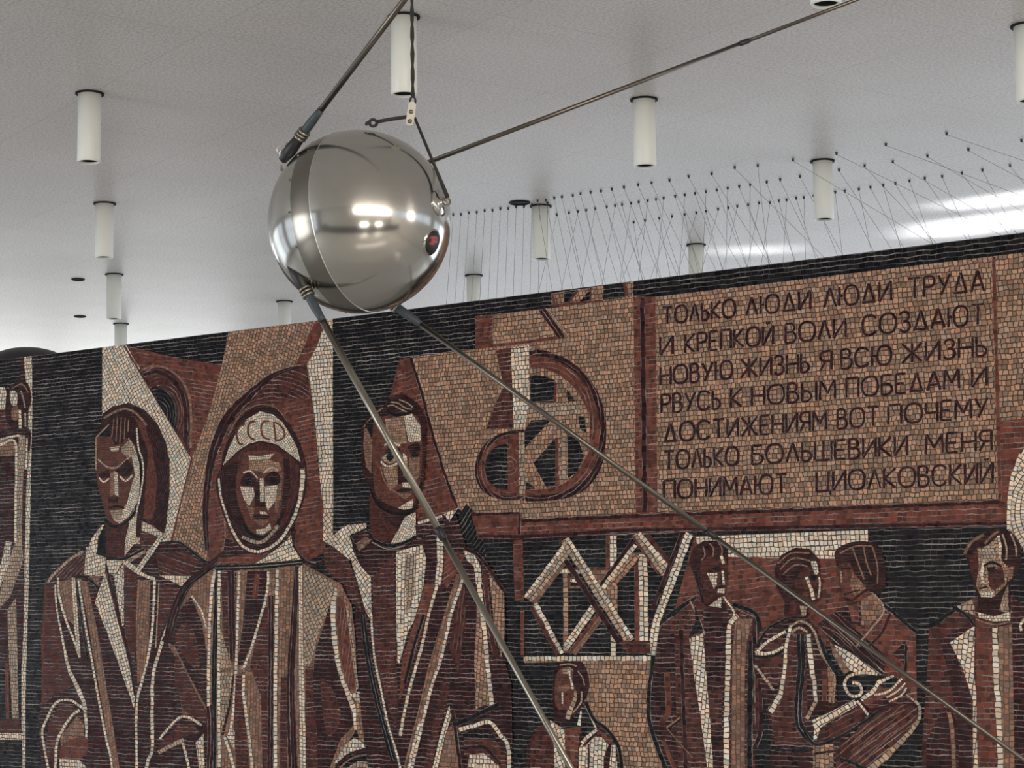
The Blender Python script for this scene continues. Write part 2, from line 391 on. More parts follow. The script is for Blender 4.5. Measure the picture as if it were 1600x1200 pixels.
Fl(A, 'W', [(513, 490), (520, 490), (521, 845), (509, 846), (509, 840), (500, 750), (494, 675), (486, 610), (480, 569), (495, 543)])
# tan field with its borders
Fl(A, 'T', [(642, 558), (743, 546), (743, 494), (860, 481), (943, 469), (990, 463), (1025, 464), (1556, 400), (2000, 345), (2000, 800), (1000, 806), (816, 812), (730, 803), (712, 792)])
Fl(A, 'R', [(625, 560), (642, 559), (660, 617), (675, 675), (695, 740), (714, 792), (700, 812), (650, 830), (610, 700), (602, 640), (610, 617)], ang=8)
St(A, 'M', [(642, 559), (660, 617), (675, 675), (695, 740), (714, 792)], 5)
Fl(A, 'K', [(706, 822), (729, 787), (742, 800), (757, 842), (760, 870)], ang=50)
Fl(A, 'R', [(990, 464), (1024, 464), (1028, 800), (994, 802)], ang=0)
St(A, 'M', [(1004, 466), (1008, 800)], 8, curve=False)
Fl(A, 'R', [(736, 801), (814, 800), (816, 811), (980, 803), (1561, 781), (1557, 659), (1640, 648), (1640, 830), (1573, 822), (980, 833), (816, 843), (748, 842)])
St(A, 'M', [(816, 814), (980, 807), (1562, 785)], 6, curve=False)
St(A, 'M', [(748, 838), (816, 839), (980, 829), (1574, 818)], 6, curve=False)
St(A, 'M', [(736, 804), (812, 802), (812, 835)], 5, curve=False)
Fl(A, 'W', [(1660, 640), (1604, 694), (1590, 722), (1579, 760), (1574, 800), (1576, 830), (1600, 860), (1604, 900), (1660, 940)], polar=(1660, 800))
St(A, 'W', [(1596, 710), (1583, 745), (1577, 790), (1577, 828)], 7)
Fl(A, 'R', [(1085, 838), (1357, 828), (1360, 960), (1300, 1010), (1190, 1010), (1130, 970), (1050, 970)], ang=6)
Fl(A, 'W', [(1088, 839), (1356, 828), (1357, 873), (1305, 873), (1190, 872), (1092, 868)])
Fl(A, 'T', [(820, 1032), (1017, 1030), (1010, 1100), (1045, 1210), (1060, 1340), (930, 1340), (900, 1100), (890, 1040), (884, 1034), (820, 1036)])
# small squared ornament on the top border
C(680, 440, 3.158)
O = 'border_ornament'
Fl(O, 'T', [(575, 58), (830, 20), (830, 92), (575, 122)]); Fl(O, 'K', [(637, 52), (700, 42), (655, 104), (637, 106)]); Fl(O, 'K', [(765, 40), (765, 96), (712, 102)])
St(O, 'R', [(660, 106), (705, 42)], 4, False); St(O, 'R', [(768, 30), (768, 100)], 3, False); St(O, 'R', [(575, 119), (830, 93)], 3.5, False); St(O, 'R', [(578, 60), (590, 118)], 5, False)
Fl(O, 'T', [(938, 0), (980, -5), (977, 72), (940, 76)]); St(O, 'R', [(934, 5), (946, 72)], 5, False)
# ---- letter emblem
E_ = 'letter_emblem'
Fl(E_, 'R', [(200, 175), (285, 166), (285, 308), (200, 325)]); St(E_, 'R', [(200, 326), (420, 302), (640, 272)], 5.5, False); St(E_, 'M', [(528, 138), (625, 276)], 11, False)
St(E_, 'G', [(556, 135), (664, 278)], 3.5, False)
Fl(E_, 'B', [(300, 340), (376, 330), (388, 720), (250, 728), (300, 600), (340, 520)])
Fl(E_, 'W', [(375, 325), (465, 315), (476, 715), (390, 726)])
DO = [(465, 335), (560, 345), (680, 400), (770, 490), (825, 600), (845, 700), (840, 830), (815, 930), (750, 1020), (660, 1065), (560, 1082), (446, 1086)]
Fl(E_, 'M', catmull(DO, False) + [(446, 1030), (466, 600)], polar=(520, 710))
Fl(E_, 'R', catmull([(466, 365), (556, 375), (666, 428), (745, 510), (795, 610), (812, 705), (808, 820), (782, 910), (728, 985), (650, 1030), (556, 1052), (446, 1056)], False) + [(446, 1000), (466, 600)], polar=(520, 710))
Fl(E_, 'T', catmull([(466, 425), (556, 435), (640, 480), (705, 550), (755, 640), (762, 705), (760, 820), (735, 885), (690, 950), (630, 1000), (556, 1022), (446, 1026)], False) + [(446, 1000), (446, 700), (466, 600)])
for q in ([(470, 460), (540, 466), (596, 490), (586, 595), (470, 600)], [(650, 530), (692, 588), (655, 592)], [(476, 684), (576, 680), (440, 826), (440, 740)],
          [(598, 768), (594, 1016), (550, 1016), (486, 896)], [(655, 722), (712, 790), (736, 862), (702, 940), (655, 972)], [(708, 665), (736, 665), (748, 745), (716, 730)], [(450, 985), (500, 1022), (450, 1026)]):
    Fl(E_, 'K', q)
Fl(E_, 'G', [(474, 606), (715, 602), (712, 650), (474, 672)]); St(E_, 'R', [(594, 500), (594, 596)], 4, False); St(E_, 'R', [(602, 770), (602, 1010)], 5, False); St(E_, 'G', [(636, 690), (636, 980)], 7, False)
DI = [(440, 730), (380, 735), (300, 760), (240, 810), (205, 880), (198, 950), (225, 1020), (280, 1062), (340, 1076), (440, 1080)]
Fl(E_, 'M', catmull(DI, False), polar=(370, 910))
Fl(E_, 'R', catmull([(440, 745), (380, 752), (310, 776), (255, 825), (222, 885), (216, 945), (240, 1005), (290, 1045), (345, 1056), (440, 1060)], False), polar=(370, 910))
Fl(E_, 'K', catmull([(358, 797), (300, 815), (262, 860), (248, 910), (258, 970), (300, 1015), (360, 1028)], False))
Fl(E_, 'G', [(414, 745), (442, 745), (446, 1055), (414, 1055)])

LB = LAYER[0]
# ---- inscription panel and its seven lines
I_ = 'inscription_panel'
C(0, 0, 1)
Fl(I_, 'T', [(1026, 465), (1548, 405), (1560, 781), (1029, 798)])
St(I_, 'R', [(1553, 402), (1560, 660), (1563, 782)], 6, False)
O_ = [(.5, 0), (.2, .06), (.03, .28), (0, .5), (.03, .72), (.2, .94), (.5, 1), (.8, .94), (.97, .72), (1, .5), (.97, .28), (.8, .06), (.5, 0)]
Pb = [(0, 1), (.55, 1), (.9, .92), (1, .75), (.9, .56), (.55, .48), (0, .48)]
GL = {  # letter: (width, strokes, curved strokes); y up
 'Т': (.75, [[(0, 1), (1, 1)], [(.5, 1), (.5, 0)]], []), 'О': (.95, [], [O_]), 'Л': (.72, [[(0, 0), (.5, 1), (1, 0)]], []),
 'Ь': (.52, [[(0, 1), (0, 0)]], [[(0, 0), (.6, 0), (1, .25), (.6, .52), (0, .52)]]), 'К': (.68, [[(0, 1), (0, 0)], [(1, 1), (.05, .48), (1, 0)]], []),
 'Ю': (1.15, [[(0, 1), (0, 0)], [(0, .5), (.28, .5)]], [[(.28 + .72 * x, y) for x, y in O_]]),
 'Д': (.85, [[(.5, 1), (.1, .06)], [(.5, 1), (.9, .06)], [(0, .04), (1, .04)]], []), 'И': (.72, [[(0, 1), (0, 0), (1, 1), (1, 0)]], []),
 'Й': (.72, [[(0, 1), (0, 0), (1, 1), (1, 0)], [(.3, 1.2), (.5, 1.12), (.7, 1.2)]], []),
 'Р': (.62, [[(0, 1), (0, 0)]], [Pb]), 'У': (.72, [[(0, 1), (.52, .38)], [(1, 1), (.25, 0)]], []), 'А': (.78, [[(0, 0), (.5, 1), (1, 0)], [(.2, .3), (.8, .3)]], []),
 'Е': (.58, [[(1, 1), (0, 1), (0, 0), (1, 0)], [(0, .5), (.85, .5)]], []), 'П': (.72, [[(0, 0), (0, 1), (1, 1), (1, 0)]], []),
 'В': (.62, [[(0, 1), (0, 0)]], [[(0, 1), (.6, 1), (.85, .77), (.6, .53), (0, .53)], [(0, .53), (.7, .53), (1, .27), (.7, 0), (0, 0)]]),
 'С': (.82, [], [[(1, .82), (.8, .95), (.5, 1), (.2, .94), (.03, .72), (0, .5), (.03, .28), (.2, .06), (.5, 0), (.8, .05), (1, .18)]]),
 'З': (.6, [], [[(0, .85), (.3, 1), (.75, .97), (.9, .77), (.7, .55), (.35, .53), (.75, .5), (1, .27), (.75, .03), (.3, 0), (0, .14)]]),
 'Н': (.72, [[(0, 1), (0, 0)], [(1, 1), (1, 0)], [(0, .5), (1, .5)]], []), 'Ж': (1.05, [[(.5, 1), (.5, 0)], [(0, 1), (.48, .5), (0, 0)], [(1, 1), (.52, .5), (1, 0)]], []),
 'Я': (.62, [[(1, 1), (1, 0)], [(.45, .48), (0, 0)]], [[(1 - x, y) for x, y in Pb]]), 'Б': (.62, [[(.95, 1), (0, 1), (0, 0)]], [[(0, 0), (.65, 0), (1, .27), (.65, .54), (0, .54)]]),
 'М': (.9, [[(0, 0), (.05, 1), (.5, .3), (.95, 1), (1, 0)]], []), 'Ш': (.95, [[(0, 1), (0, 0), (1, 0), (1, 1)], [(.5, 1), (.5, 0)]], []),
 'Ц': (.78, [[(0, 1), (0, 0), (1.05, 0), (1.05, -.2)], [(.9, 1), (.9, 0)]], []), 'Ч': (.66, [[(1, 1), (1, 0)], [(0, 1), (0, .55), (.15, .45), (1, .45)]], []),
 'Ы': (.85, [[(0, 1), (0, 0)], [(1, 1), (1, 0)]], [[(0, 0), (.4, 0), (.66, .25), (.4, .52), (0, .52)]]),
}
LINES = [((145, 328), (1440, 192), 68, 84, [('ТОЛЬКО', 145, 436), ('ЛЮДИ', 480, 740), ('ЛЮДИ', 795, 1065), ('ТРУДА', 1135, 1440)]),
 ((135, 452), (1440, 325), 74, 80, [('И', 135, 185), ('КРЕПКОЙ', 235, 590), ('ВОЛИ', 640, 882), ('СОЗДАЮТ', 950, 1440)]),
 ((135, 572), (1450, 453), 72, 78, [('НОВУЮ', 135, 425), ('ЖИЗНЬ', 460, 735), ('Я', 780, 825), ('ВСЮ', 865, 1065), ('ЖИЗНЬ', 1110, 1450)]),
 ((140, 686), (1450, 575), 74, 78, [('РВУСЬ', 140, 375), ('К', 420, 462), ('НОВЫМ', 505, 840), ('ПОБЕДАМ', 885, 1340), ('И', 1392, 1450)]),
 ((150, 803), (1455, 700), 74, 78, [('ДОСТИЖЕНИЯМ', 150, 805), ('ВОТ', 850, 1015), ('ПОЧЕМУ', 1055, 1455)]),
 ((150, 912), (1470, 835), 72, 80, [('ТОЛЬКО', 150, 450), ('БОЛЬШЕВИКИ', 505, 1130), ('МЕНЯ', 1205, 1470)]),
 ((150, 1032), (1475, 966), 74, 82, [('ПОНИМАЮТ', 150, 645), ('ЦИОЛКОВСКИЙ', 765, 1475)])]
C(980, 380, 2.5806)
WN = 0
for li, (pa, pb, ha, hb, words) in enumerate(LINES):
    for wd_, xa, xb in words:
        WN += 1; LAYER[0] = LB + 4
        ws = [GL[ch][0] for ch in wd_]; gap = .22; tot = sum(ws) + gap * (len(ws) - 1); k = (xb - xa) / tot; x = xa
        for ch, cw in zip(wd_, ws):
            def g2(p, x=x, cw=cw):
                X = x + p[0] * cw * k; t = (X - pa[0]) / (pb[0] - pa[0])
                return (X, pa[1] + (pb[1] - pa[1]) * t - p[1] * (ha + (hb - ha) * t))
            for s in GL[ch][1]:
                for q0, q1 in zip(s, s[1:]): St('lettering_%d' % WN, 'M', [g2(q0), g2(q1)], 4.6, False)
            for s in GL[ch][2]: St('lettering_%d' % WN, 'M', catmull([g2(q) for q in s], False, 3), 4.6, False)
            x += (cw + gap) * k

# ---- girder motif
LAYER[0] = LB
Gd = 'girder_motif'
C(800, 820, 5.217)
Fl(Gd, 'R', [(8, 130), (90, 120), (102, 622), (25, 622)]); Fl(Gd, 'R', [(72, 690), (104, 690), (102, 1062), (74, 1062)])
Fl(Gd, 'P', [(610, 350), (830, 350), (700, 510)]); Fl(Gd, 'T', [(862, 500), (862, 720), (720, 560), (830, 440)])
St(Gd, 'R', [(612, 358), (822, 358)], 5, False)
St(Gd, 'T', [(440, 360), (442, 1040)], 8.5, False); St(Gd, 'R', [(465, 410), (470, 520)], 5, False); St(Gd, 'W', [(390, 375), (560, 385)], 6, False); St(Gd, 'W', [(480, 450), (580, 470)], 6, False); St(Gd, 'P', [(470, 510), (600, 505)], 4, False)
St(Gd, 'R', [(783, 90), (783, 345)], 6, False); St(Gd, 'W', [(828, 90), (830, 345)], 11, False); St(Gd, 'W', [(828, 880), (830, 1085)], 9, False)
St(Gd, 'R', [(1018, 300), (1022, 945)], 7, False); St(Gd, 'W', [(1070, 240), (1080, 945)], 15, False)
St(Gd, 'P', [(500, 1050), (740, 740)], 10, False); St(Gd, 'R', [(470, 1050), (720, 710)], 6, False); St(Gd, 'W', [(440, 1000), (690, 640)], 12, False)
St(Gd, 'M', [(720, 500), (985, 130)], 6, False); St(Gd, 'T', [(790, 510), (1020, 240)], 15, False); St(Gd, 'W', [(740, 520), (1010, 165)], 8, False)
St(Gd, 'P', [(180, 640), (460, 270)], 8, False); St(Gd, 'G', [(140, 610), (450, 220)], 13, False); St(Gd, 'W', [(110, 590), (430, 170)], 6, False)
St(Gd, 'B', [(165, 670), (380, 1060)], 7, False); St(Gd, 'W', [(195, 640), (410, 1050)], 8, False)
St(Gd, 'M', [(440, 290), (880, 960)], 9, False); St(Gd, 'G', [(430, 120), (960, 950)], 14, False); St(Gd, 'W', [(455, 110), (985, 935)], 7, False)
St(Gd, 'R', [(985, 90), (1200, 400)], 4, False); St(Gd, 'G', [(1020, 70), (1250, 400)], 13, False); St(Gd, 'W', [(1040, 70), (1275, 350)], 8, False); St(Gd, 'B', [(1110, 80), (1290, 310)], 7, False)
St(Gd, 'M', [(1390, 70), (1150, 690)], 7, False); St(Gd, 'W', [(1450, 70), (1180, 790), (1135, 1060)], 13, False)
Fl(Gd, 'B', [(878, 950), (1132, 945), (1132, 1052), (945, 1056)])
St(Gd, 'W', [(100, 1090), (1140, 1088)], 8.5, False)
St(Gd, 'R', [(400, 110), (400, 160)], 4, False)

# ---- figure at the left edge
LAYER[0] = LB
L_ = 'mosaic_man'
def fig(n): return 'figure_%d' % n
f0 = fig(0); h0 = 'head_0'
C(0, 560, 3.75)
Fl(f0, 'B', [(-500, 300), (40, 290), (100, 420), (60, 480), (-500, 480)]); Fl(f0, 'W', [(-400, 160), (30, 170), (50, 230), (30, 300), (-400, 310)])
Fl(f0, 'M', [(-600, 440), (60, 415), (160, 410), (175, 440), (170, 560), (155, 760), (145, 1190), (140, 1560), (130, 1790), (-600, 1790)])
Fl(f0, 'P', [(-300, 480), (50, 470), (90, 510), (95, 570), (-300, 570)])
Fl(f0, 'G', [(112, 450), (152, 450), (148, 560), (135, 760), (130, 1080), (140, 1180), (60, 1400), (-30, 1500), (20, 1300), (90, 1080)])
St(f0, 'W', [(-200, 500), (0, 475), (70, 458), (120, 452)], 4); St(f0, 'W', [(-100, 560), (20, 500), (70, 478), (96, 510), (98, 640), (95, 800), (92, 1080)], 4.5)
St(f0, 'W', [(162, 470), (160, 560), (152, 650)], 4); St(f0, 'M', [(-20, 445), (60, 415), (130, 408), (172, 430), (172, 540)], 5)
Fl(f0, 'W', [(35, 1070), (70, 1070), (60, 1180), (0, 1350), (-60, 1420), (-60, 1300), (10, 1200)])
C(0, 860, 3.53)
Fl(f0, 'G', [(42, 330), (90, 260), (100, 600), (106, 930), (70, 930), (52, 600)]); St(f0, 'R', [(40, 620), (45, 930)], 6); Fl(f0, 'B', [(-600, 975), (40, 935), (105, 925), (130, 1010), (-600, 1012)])
Fl(f0, 'W', [(-600, 1005), (130, 1008), (130, 1045), (-600, 1040)]); Fl(f0, 'K', [(-600, 1042), (124, 1046), (124, 1800), (-600, 1800)])
C(0, 560, 3.75)
Fl(h0, 'M', [(45, 190), (90, 145), (130, 128), (165, 150), (182, 200), (182, 260), (168, 310), (160, 420), (100, 425), (60, 395), (36, 350), (34, 280)], True)
Fl(h0, 'W', [(62, 195), (100, 200), (102, 270), (70, 270)], True); Fl(h0, 'P', [(75, 290), (108, 280), (105, 360), (70, 350)], True)
St(h0, 'P', [(70, 180), (130, 150), (168, 200)], 2); St(h0, 'W', [(118, 300), (122, 410)], 5, False); St(h0, 'G', [(125, 190), (140, 240), (150, 290)], 3); St(h0, 'G', [(150, 320), (152, 400)], 3, False)

# ---- bare-headed man in an open collar
LAYER[0] = LB
f1, h1 = fig(1), 'head_1'
C(0, 0, 1)
Fl(f1, 'M', [(72, 907), (93, 883), (133, 853), (150, 842), (200, 850), (248, 850), (287, 850), (307, 863), (330, 883), (345, 1000), (345, 1340), (75, 1340), (66, 1200), (61, 1130), (66, 1080), (68, 1000)])
C(40, 860, 3.53)
Fl(f1, 'B', [(150, 130), (240, 40), (320, 0), (325, 130), (270, 140), (240, 160), (170, 150)], ang=35); Fl(f1, 'B', [(110, 190), (160, 190), (205, 500), (255, 750), (180, 790), (100, 850), (85, 500)])
Fl(f1, 'B', [(720, 20), (880, 0), (965, 60), (900, 140), (740, 140)], ang=-15); Fl(f1, 'B', [(740, 190), (860, 210), (810, 310), (760, 430), (722, 520)])
Fl(f1, 'P', [(180, 170), (250, 160), (270, 300), (280, 420), (230, 380), (190, 260)], ang=-75)
St(f1, 'G', [(122, 178), (165, 125), (250, 48), (320, 5)], 5); St(f1, 'R', [(112, 190), (100, 500), (95, 850)], 3)
St(f1, 'W', [(165, 190), (175, 330), (205, 480), (240, 650), (290, 760), (325, 850), (335, 960)], [3, 3, 4, 6, 7, 7, 5])
St(f1, 'W', [(180, 150), (190, 260), (230, 400), (270, 500), (300, 590)], 4); St(f1, 'W', [(265, 150), (275, 300), (285, 450), (300, 590)], [6, 7, 7, 4])
St(f1, 'K', [(287, 150), (300, 300), (320, 450), (345, 600)], 4)
Fl(f1, 'P', [(295, 150), (345, 185), (400, 450), (440, 700), (490, 1000), (520, 1200), (560, 1600), (530, 1600), (490, 1200), (450, 1000), (390, 650), (330, 300)], ang=-80)
St(f1, 'W', [(292, 160), (330, 400), (370, 620), (410, 850), (450, 1050), (480, 1200), (520, 1600)], 4)
Fl(f1, 'P', [(355, 140), (415, 140), (400, 205)]); St(f1, 'K', [(290, 140), (350, 160), (410, 215)], 4)
Fl(f1, 'W', [(335, -20), (430, 20), (442, 70), (415, 135), (330, 130)], ang=-5); Fl(f1, 'W', [(440, 55), (545, 55), (490, 145), (450, 110)])
Fl(f1, 'W', [(440, 120), (385, 285), (450, 450), (520, 640), (600, 870), (607, 810), (565, 600), (500, 350)], ang=-68)
St(f1, 'M', [(430, 30), (470, 180), (520, 380), (575, 600), (604, 800)], [4, 5, 7, 5, 3])
Fl(f1, 'W', [(490, 150), (545, 70), (545, 410), (535, 418), (510, 270)], ang=80)
Fl(f1, 'B', [(548, 80), (615, 130), (612, 500), (600, 640), (560, 500), (548, 400)])
Fl(f1, 'P', [(620, 160), (690, 170), (682, 500), (650, 700), (620, 740), (610, 400)], ang=85)
St(f1, 'W', [(715, 160), (702, 420), (675, 600), (645, 720), (615, 860), (615, 1200), (612, 1600)], 4.5); St(f1, 'G', [(738, 180), (728, 400), (720, 540)], 2.2)
St(f1, 'W', [(880, 190), (830, 290), (780, 430), (730, 590), (705, 700), (700, 900), (700, 1100), (670, 1200), (640, 1600)], [4, 5, 6, 6, 6, 6, 6, 6, 6])
Fl(f1, 'W', [(738, 138), (912, 143), (872, 205), (830, 180)]); St(f1, 'W', [(700, -20), (660, 50), (620, 110)], 6); St(f1, 'W', [(540, 60), (620, 120), (715, 160)], 6)
Fl(f1, 'P', [(820, 620), (850, 640), (900, 730), (960, 905), (870, 905)]); St(f1, 'W', [(815, 520), (900, 690), (980, 890)], 4.5)
Fl(f1, 'B', [(750, 1060), (850, 960), (930, 960), (960, 1000), (880, 1030), (740, 1110)]); St(f1, 'W', [(740, 1040), (840, 930), (900, 920), (975, 965)], 4.5); St(f1, 'G', [(735, 1115), (800, 1080), (875, 1045)], 7)
Fl(f1, 'W', [(940, 1060), (985, 1010), (990, 1200), (960, 1200)]); St(f1, 'W', [(870, 1060), (890, 1140), (905, 1210)], 5)
Fl(f1, 'B', [(130, 960), (180, 860), (250, 850), (290, 880), (240, 960), (190, 1040), (160, 1200), (110, 1100)])
St(f1, 'W', [(130, 1210), (110, 1110), (95, 1000), (120, 930), (170, 840), (240, 825), (290, 850), (330, 890), (338, 1000), (330, 1130)], 4.5)
Fl(f1, 'P', [(290, 910), (325, 960), (322, 1040), (230, 1050), (200, 1080), (190, 1030)]); St(f1, 'W', [(168, 1200), (172, 1090), (190, 1020), (250, 920), (300, 880)], 5)
Fl(f1, 'R', [(200, 1080), (260, 1040), (340, 1035), (335, 1130), (200, 1150)], True); Fl(f1, 'W', [(190, 1148), (300, 1158), (335, 1190), (345, 1240), (190, 1200)])
C(120, 600, 4)
Fl(h1, 'M', [(165, 185), (230, 140), (330, 118), (430, 165), (510, 255), (560, 370), (582, 480), (582, 680), (562, 880), (545, 935), (500, 890), (420, 850), (400, 960), (370, 960), (360, 500), (200, 330), (120, 330), (150, 260)], polar=(330, 500))
Fl(h1, 'R', [(360, 200), (430, 260), (475, 400), (505, 600), (490, 800), (470, 850), (418, 840), (435, 600), (450, 420), (400, 290)], polar=(330, 500))
St(h1, 'P', [(170, 215), (240, 175), (310, 155), (380, 190), (440, 260)], 4)
Fl(h1, 'F', [(125, 330), (200, 280), (250, 370), (330, 340), (380, 430), (395, 600), (385, 720), (330, 830), (270, 880), (200, 860), (165, 740), (132, 620), (120, 450)], True)
Fl(h1, 'K', [(140, 320), (210, 250), (215, 330), (190, 330)])
Fl(h1, 'M', [(205, 290), (230, 205), (335, 205), (335, 290), (290, 370), (240, 382)])
for a, b in (((235, 220), (222, 330)), ((258, 212), (248, 360)), ((282, 208), (272, 372)), ((306, 212), (300, 345)), ((326, 225), (324, 300))): St(h1, 'P', [a, b], 1.8, False)
Fl(h1, 'W', [(325, 335), (365, 390), (395, 500), (402, 640), (382, 740), (325, 832), (270, 872), (232, 850), (285, 790), (320, 740), (342, 640), (368, 570), (352, 480)], ang=70)
Fl(h1, 'G', [(285, 395), (330, 350), (372, 440), (330, 468), (280, 425)]); Fl(h1, 'W', [(208, 396), (272, 388), (262, 420), (220, 422)])
St(h1, 'G', [(138, 470), (180, 510), (230, 526), (280, 505), (332, 455)], 3.5); St(h1, 'G', [(123, 540), (124, 335), (205, 252)], 2.5, False)
Fl(h1, 'M', [(245, 545), (318, 468), (358, 520), (342, 572), (290, 582)]); Fl(h1, 'K', [(290, 545), (310, 530), (332, 545), (312, 568)], True); Fl(h1, 'M', [(135, 560), (205, 535), (212, 580), (150, 590)])
St(h1, 'W', [(275, 578), (310, 606), (352, 570)], 3.5); St(h1, 'W', [(143, 588), (172, 612), (207, 590)], 3); Fl(h1, 'W', [(236, 545), (258, 555), (266, 705), (240, 690)]); Fl(h1, 'P', [(212, 560), (235, 545), (238, 690), (212, 700)])
Fl(h1, 'M', [(200, 712), (268, 708), (258, 742), (202, 742)]); St(h1, 'K', [(203, 776), (250, 764), (302, 776)], 3.2); Fl(h1, 'G', [(210, 790), (292, 782), (280, 852), (230, 842)])
St(h1, 'K', [(180, 850), (250, 892), (320, 856), (384, 765), (405, 640), (402, 500), (385, 380)], 4)
St(h1, 'W', [(378, 275), (390, 400), (412, 470), (420, 560), (402, 690), (378, 800), (370, 880)], 3)
Fl(h1, 'B', [(182, 878), (250, 905), (332, 862), (325, 1000), (302, 1085), (180, 1075)]); Fl(h1, 'W', [(332, 872), (378, 815), (372, 985), (302, 1078), (306, 980)], ang=80); Fl(h1, 'K', [(135, 950), (186, 898), (186, 1075), (128, 1055)])
C(120, 600, 4)
Fl(f1, 'W', [(160, 880), (176, 880), (138, 960), (130, 1052), (185, 1085), (178, 1200), (48, 1195), (60, 1060), (100, 960)], ang=10)
Fl(f1, 'G', [(300, 1085), (420, 1020), (445, 1050), (330, 1120)]); St(f1, 'K', [(128, 1055), (220, 1088), (300, 1092), (425, 1030)], 4)
Fl(f1, 'B', [(405, 915), (520, 958), (440, 1050), (395, 990)]); Fl(f1, 'W', [(412, 858), (545, 932), (528, 962), (408, 910)]); St(f1, 'W', [(538, 945), (460, 1060), (392, 1155)], 8); St(f1, 'W', [(310, 1105), (350, 1140), (405, 1172)], 6); St(f1, 'M', [(410, 850), (480, 880), (548, 930)], 4)
St(f1, 'K', [(520, 995), (640, 990), (740, 1060), (800, 1110)], 4)

# ---- cosmonaut
f2, h2 = fig(2), 'head_2'
C(0, 0, 1)
Fl(f2, 'R', [(321, 812), (321, 775), (326, 735), (332, 700), (347, 667), (370, 632), (405, 602), (422, 588), (450, 576), (479, 571), (486, 610), (494, 675), (500, 750), (507, 800), (510, 862), (480, 878), (330, 885), (322, 850)], ang=6)
Fl(f2, 'B', [(347, 667), (370, 632), (405, 602), (422, 588), (450, 576), (479, 571), (486, 620), (450, 625), (410, 640), (370, 690)], polar=(420, 760))
St(f2, 'M', [(325, 860), (322, 800), (328, 735), (340, 690), (360, 650), (390, 618), (420, 592), (450, 578), (480, 572)], [8, 10, 12, 16, 17, 14, 9, 6, 4])
St(f2, 'P', [(352, 800), (352, 850), (340, 872), (325, 885)], 3); St(f2, 'M', [(459, 810), (459, 850), (472, 872), (492, 882), (520, 870)], 6)
C(270, 860, 3.53)
Fl(f2, 'P', [(240, 90), (720, 70), (830, 130), (930, 185), (990, 300), (1012, 500), (1020, 800), (1010, 1000), (900, 1180), (840, 1700), (190, 1700), (195, 900), (-20, 520), (0, 380), (60, 260), (110, 190)], ang=88)
Fl(f2, 'M', [(-60, 500), (40, 330), (105, 255), (165, 400), (190, 560), (196, 875), (100, 700), (10, 520)]); Fl(f2, 'B', [(15, 480), (80, 400), (130, 480), (150, 640), (90, 620)], True)
St(f2, 'W', [(105, 250), (160, 330), (188, 430)], 3.5)
Fl(f2, 'B', [(20, 560), (100, 720), (190, 900), (190, 960), (60, 880), (10, 700)]); 
St(f2, 'M', [(310, -10), (180, 105), (80, 200), (20, 320), (-10, 430), (-20, 480)], [6, 9, 13, 14, 14, 12])
St(f2, 'K', [(300, 40), (190, 120), (90, 200), (30, 310)], 4)
Fl(f2, 'B', [(268, 110), (355, 110), (345, 600), (320, 640), (285, 480)]); St(f2, 'M', [(325, 110), (330, 380), (335, 600)], 11)
Fl(f2, 'M', [(415, 115), (540, 115), (510, 300), (450, 480), (385, 640), (358, 640), (392, 400)]); St(f2, 'R', [(470, 130), (455, 260)], 8, False)
Fl(f2, 'B', [(500, 320), (560, 300), (560, 1250), (560, 1650), (480, 1650), (500, 1250), (490, 800), (430, 640)]); St(f2, 'M', [(545, 250), (545, 700), (540, 1250), (540, 1650)], 9)
Fl(f2, 'B', [(600, 700), (640, 700), (630, 1650), (590, 1650)])
St(f2, 'K', [(246, 108), (244, 300), (236, 500), (230, 900), (228, 1250), (225, 1650)], 8)
St(f2, 'M', [(205, 850), (215, 1000), (205, 1250), (200, 1650)], 10)
St(f2, 'W', [(235, 108), (214, 280), (204, 500), (200, 860)], 5.5); St(f2, 'W', [(262, 108), (258, 300), (258, 600), (258, 900), (262, 1250), (262, 1650)], 5.5)
Fl(f2, 'G', [(266, 430), (332, 640), (266, 660)]); Fl(f2, 'G', [(266, 675), (335, 675), (310, 900), (270, 1000)]); Fl(f2, 'M', [(345, 680), (325, 850), (285, 1020), (270, 1020), (310, 860), (335, 690)])
St(f2, 'W', [(370, 118), (362, 350), (352, 660), (338, 880), (320, 1000)], 4.5); St(f2, 'W', [(290, 1030), (320, 1120), (345, 1250), (370, 1650)], 5); Fl(f2, 'B', [(350, 690), (385, 690), (400, 900), (430, 1250), (360, 1250), (340, 1000)])
Fl(f2, 'W', [(300, 1020), (330, 980), (345, 1000), (345, 1100)])
St(f2, 'W', [(532, 118), (520, 250), (470, 430), (430, 560), (390, 655)], 4.5); St(f2, 'W', [(395, 685), (395, 800), (415, 950), (432, 1100), (445, 1250), (470, 1650)], 5.5)
St(f2, 'W', [(580, 108), (575, 400), (570, 700), (570, 1000), (570, 1250), (565, 1650)], 6.5)
St(f2, 'M', [(690, 88), (672, 400), (655, 700), (660, 1000), (670, 1250), (675, 1650)], [8, 10, 12, 14, 14, 14]); St(f2, 'W', [(708, 86), (710, 400), (714, 700), (720, 1000), (722, 1250), (720, 1650)], [6, 6, 8, 10, 9, 9])
Fl(f2, 'G', [(725, 110), (850, 150), (900, 200), (850, 360), (800, 480), (765, 620), (728, 640)], ang=-60)
Fl(f2, 'B', [(735, 650), (780, 640), (800, 1000), (830, 1250), (820, 1650), (740, 1650)])
Fl(f2, 'M', [(872, 290), (885, 500), (930, 700), (980, 860), (1005, 960), (930, 1040), (870, 1200), (860, 1650), (810, 1650), (800, 1000), (775, 750), (790, 560), (840, 400)])
Fl(f2, 'B', [(820, 720), (880, 760), (930, 900), (900, 1000), (850, 1000)], True)
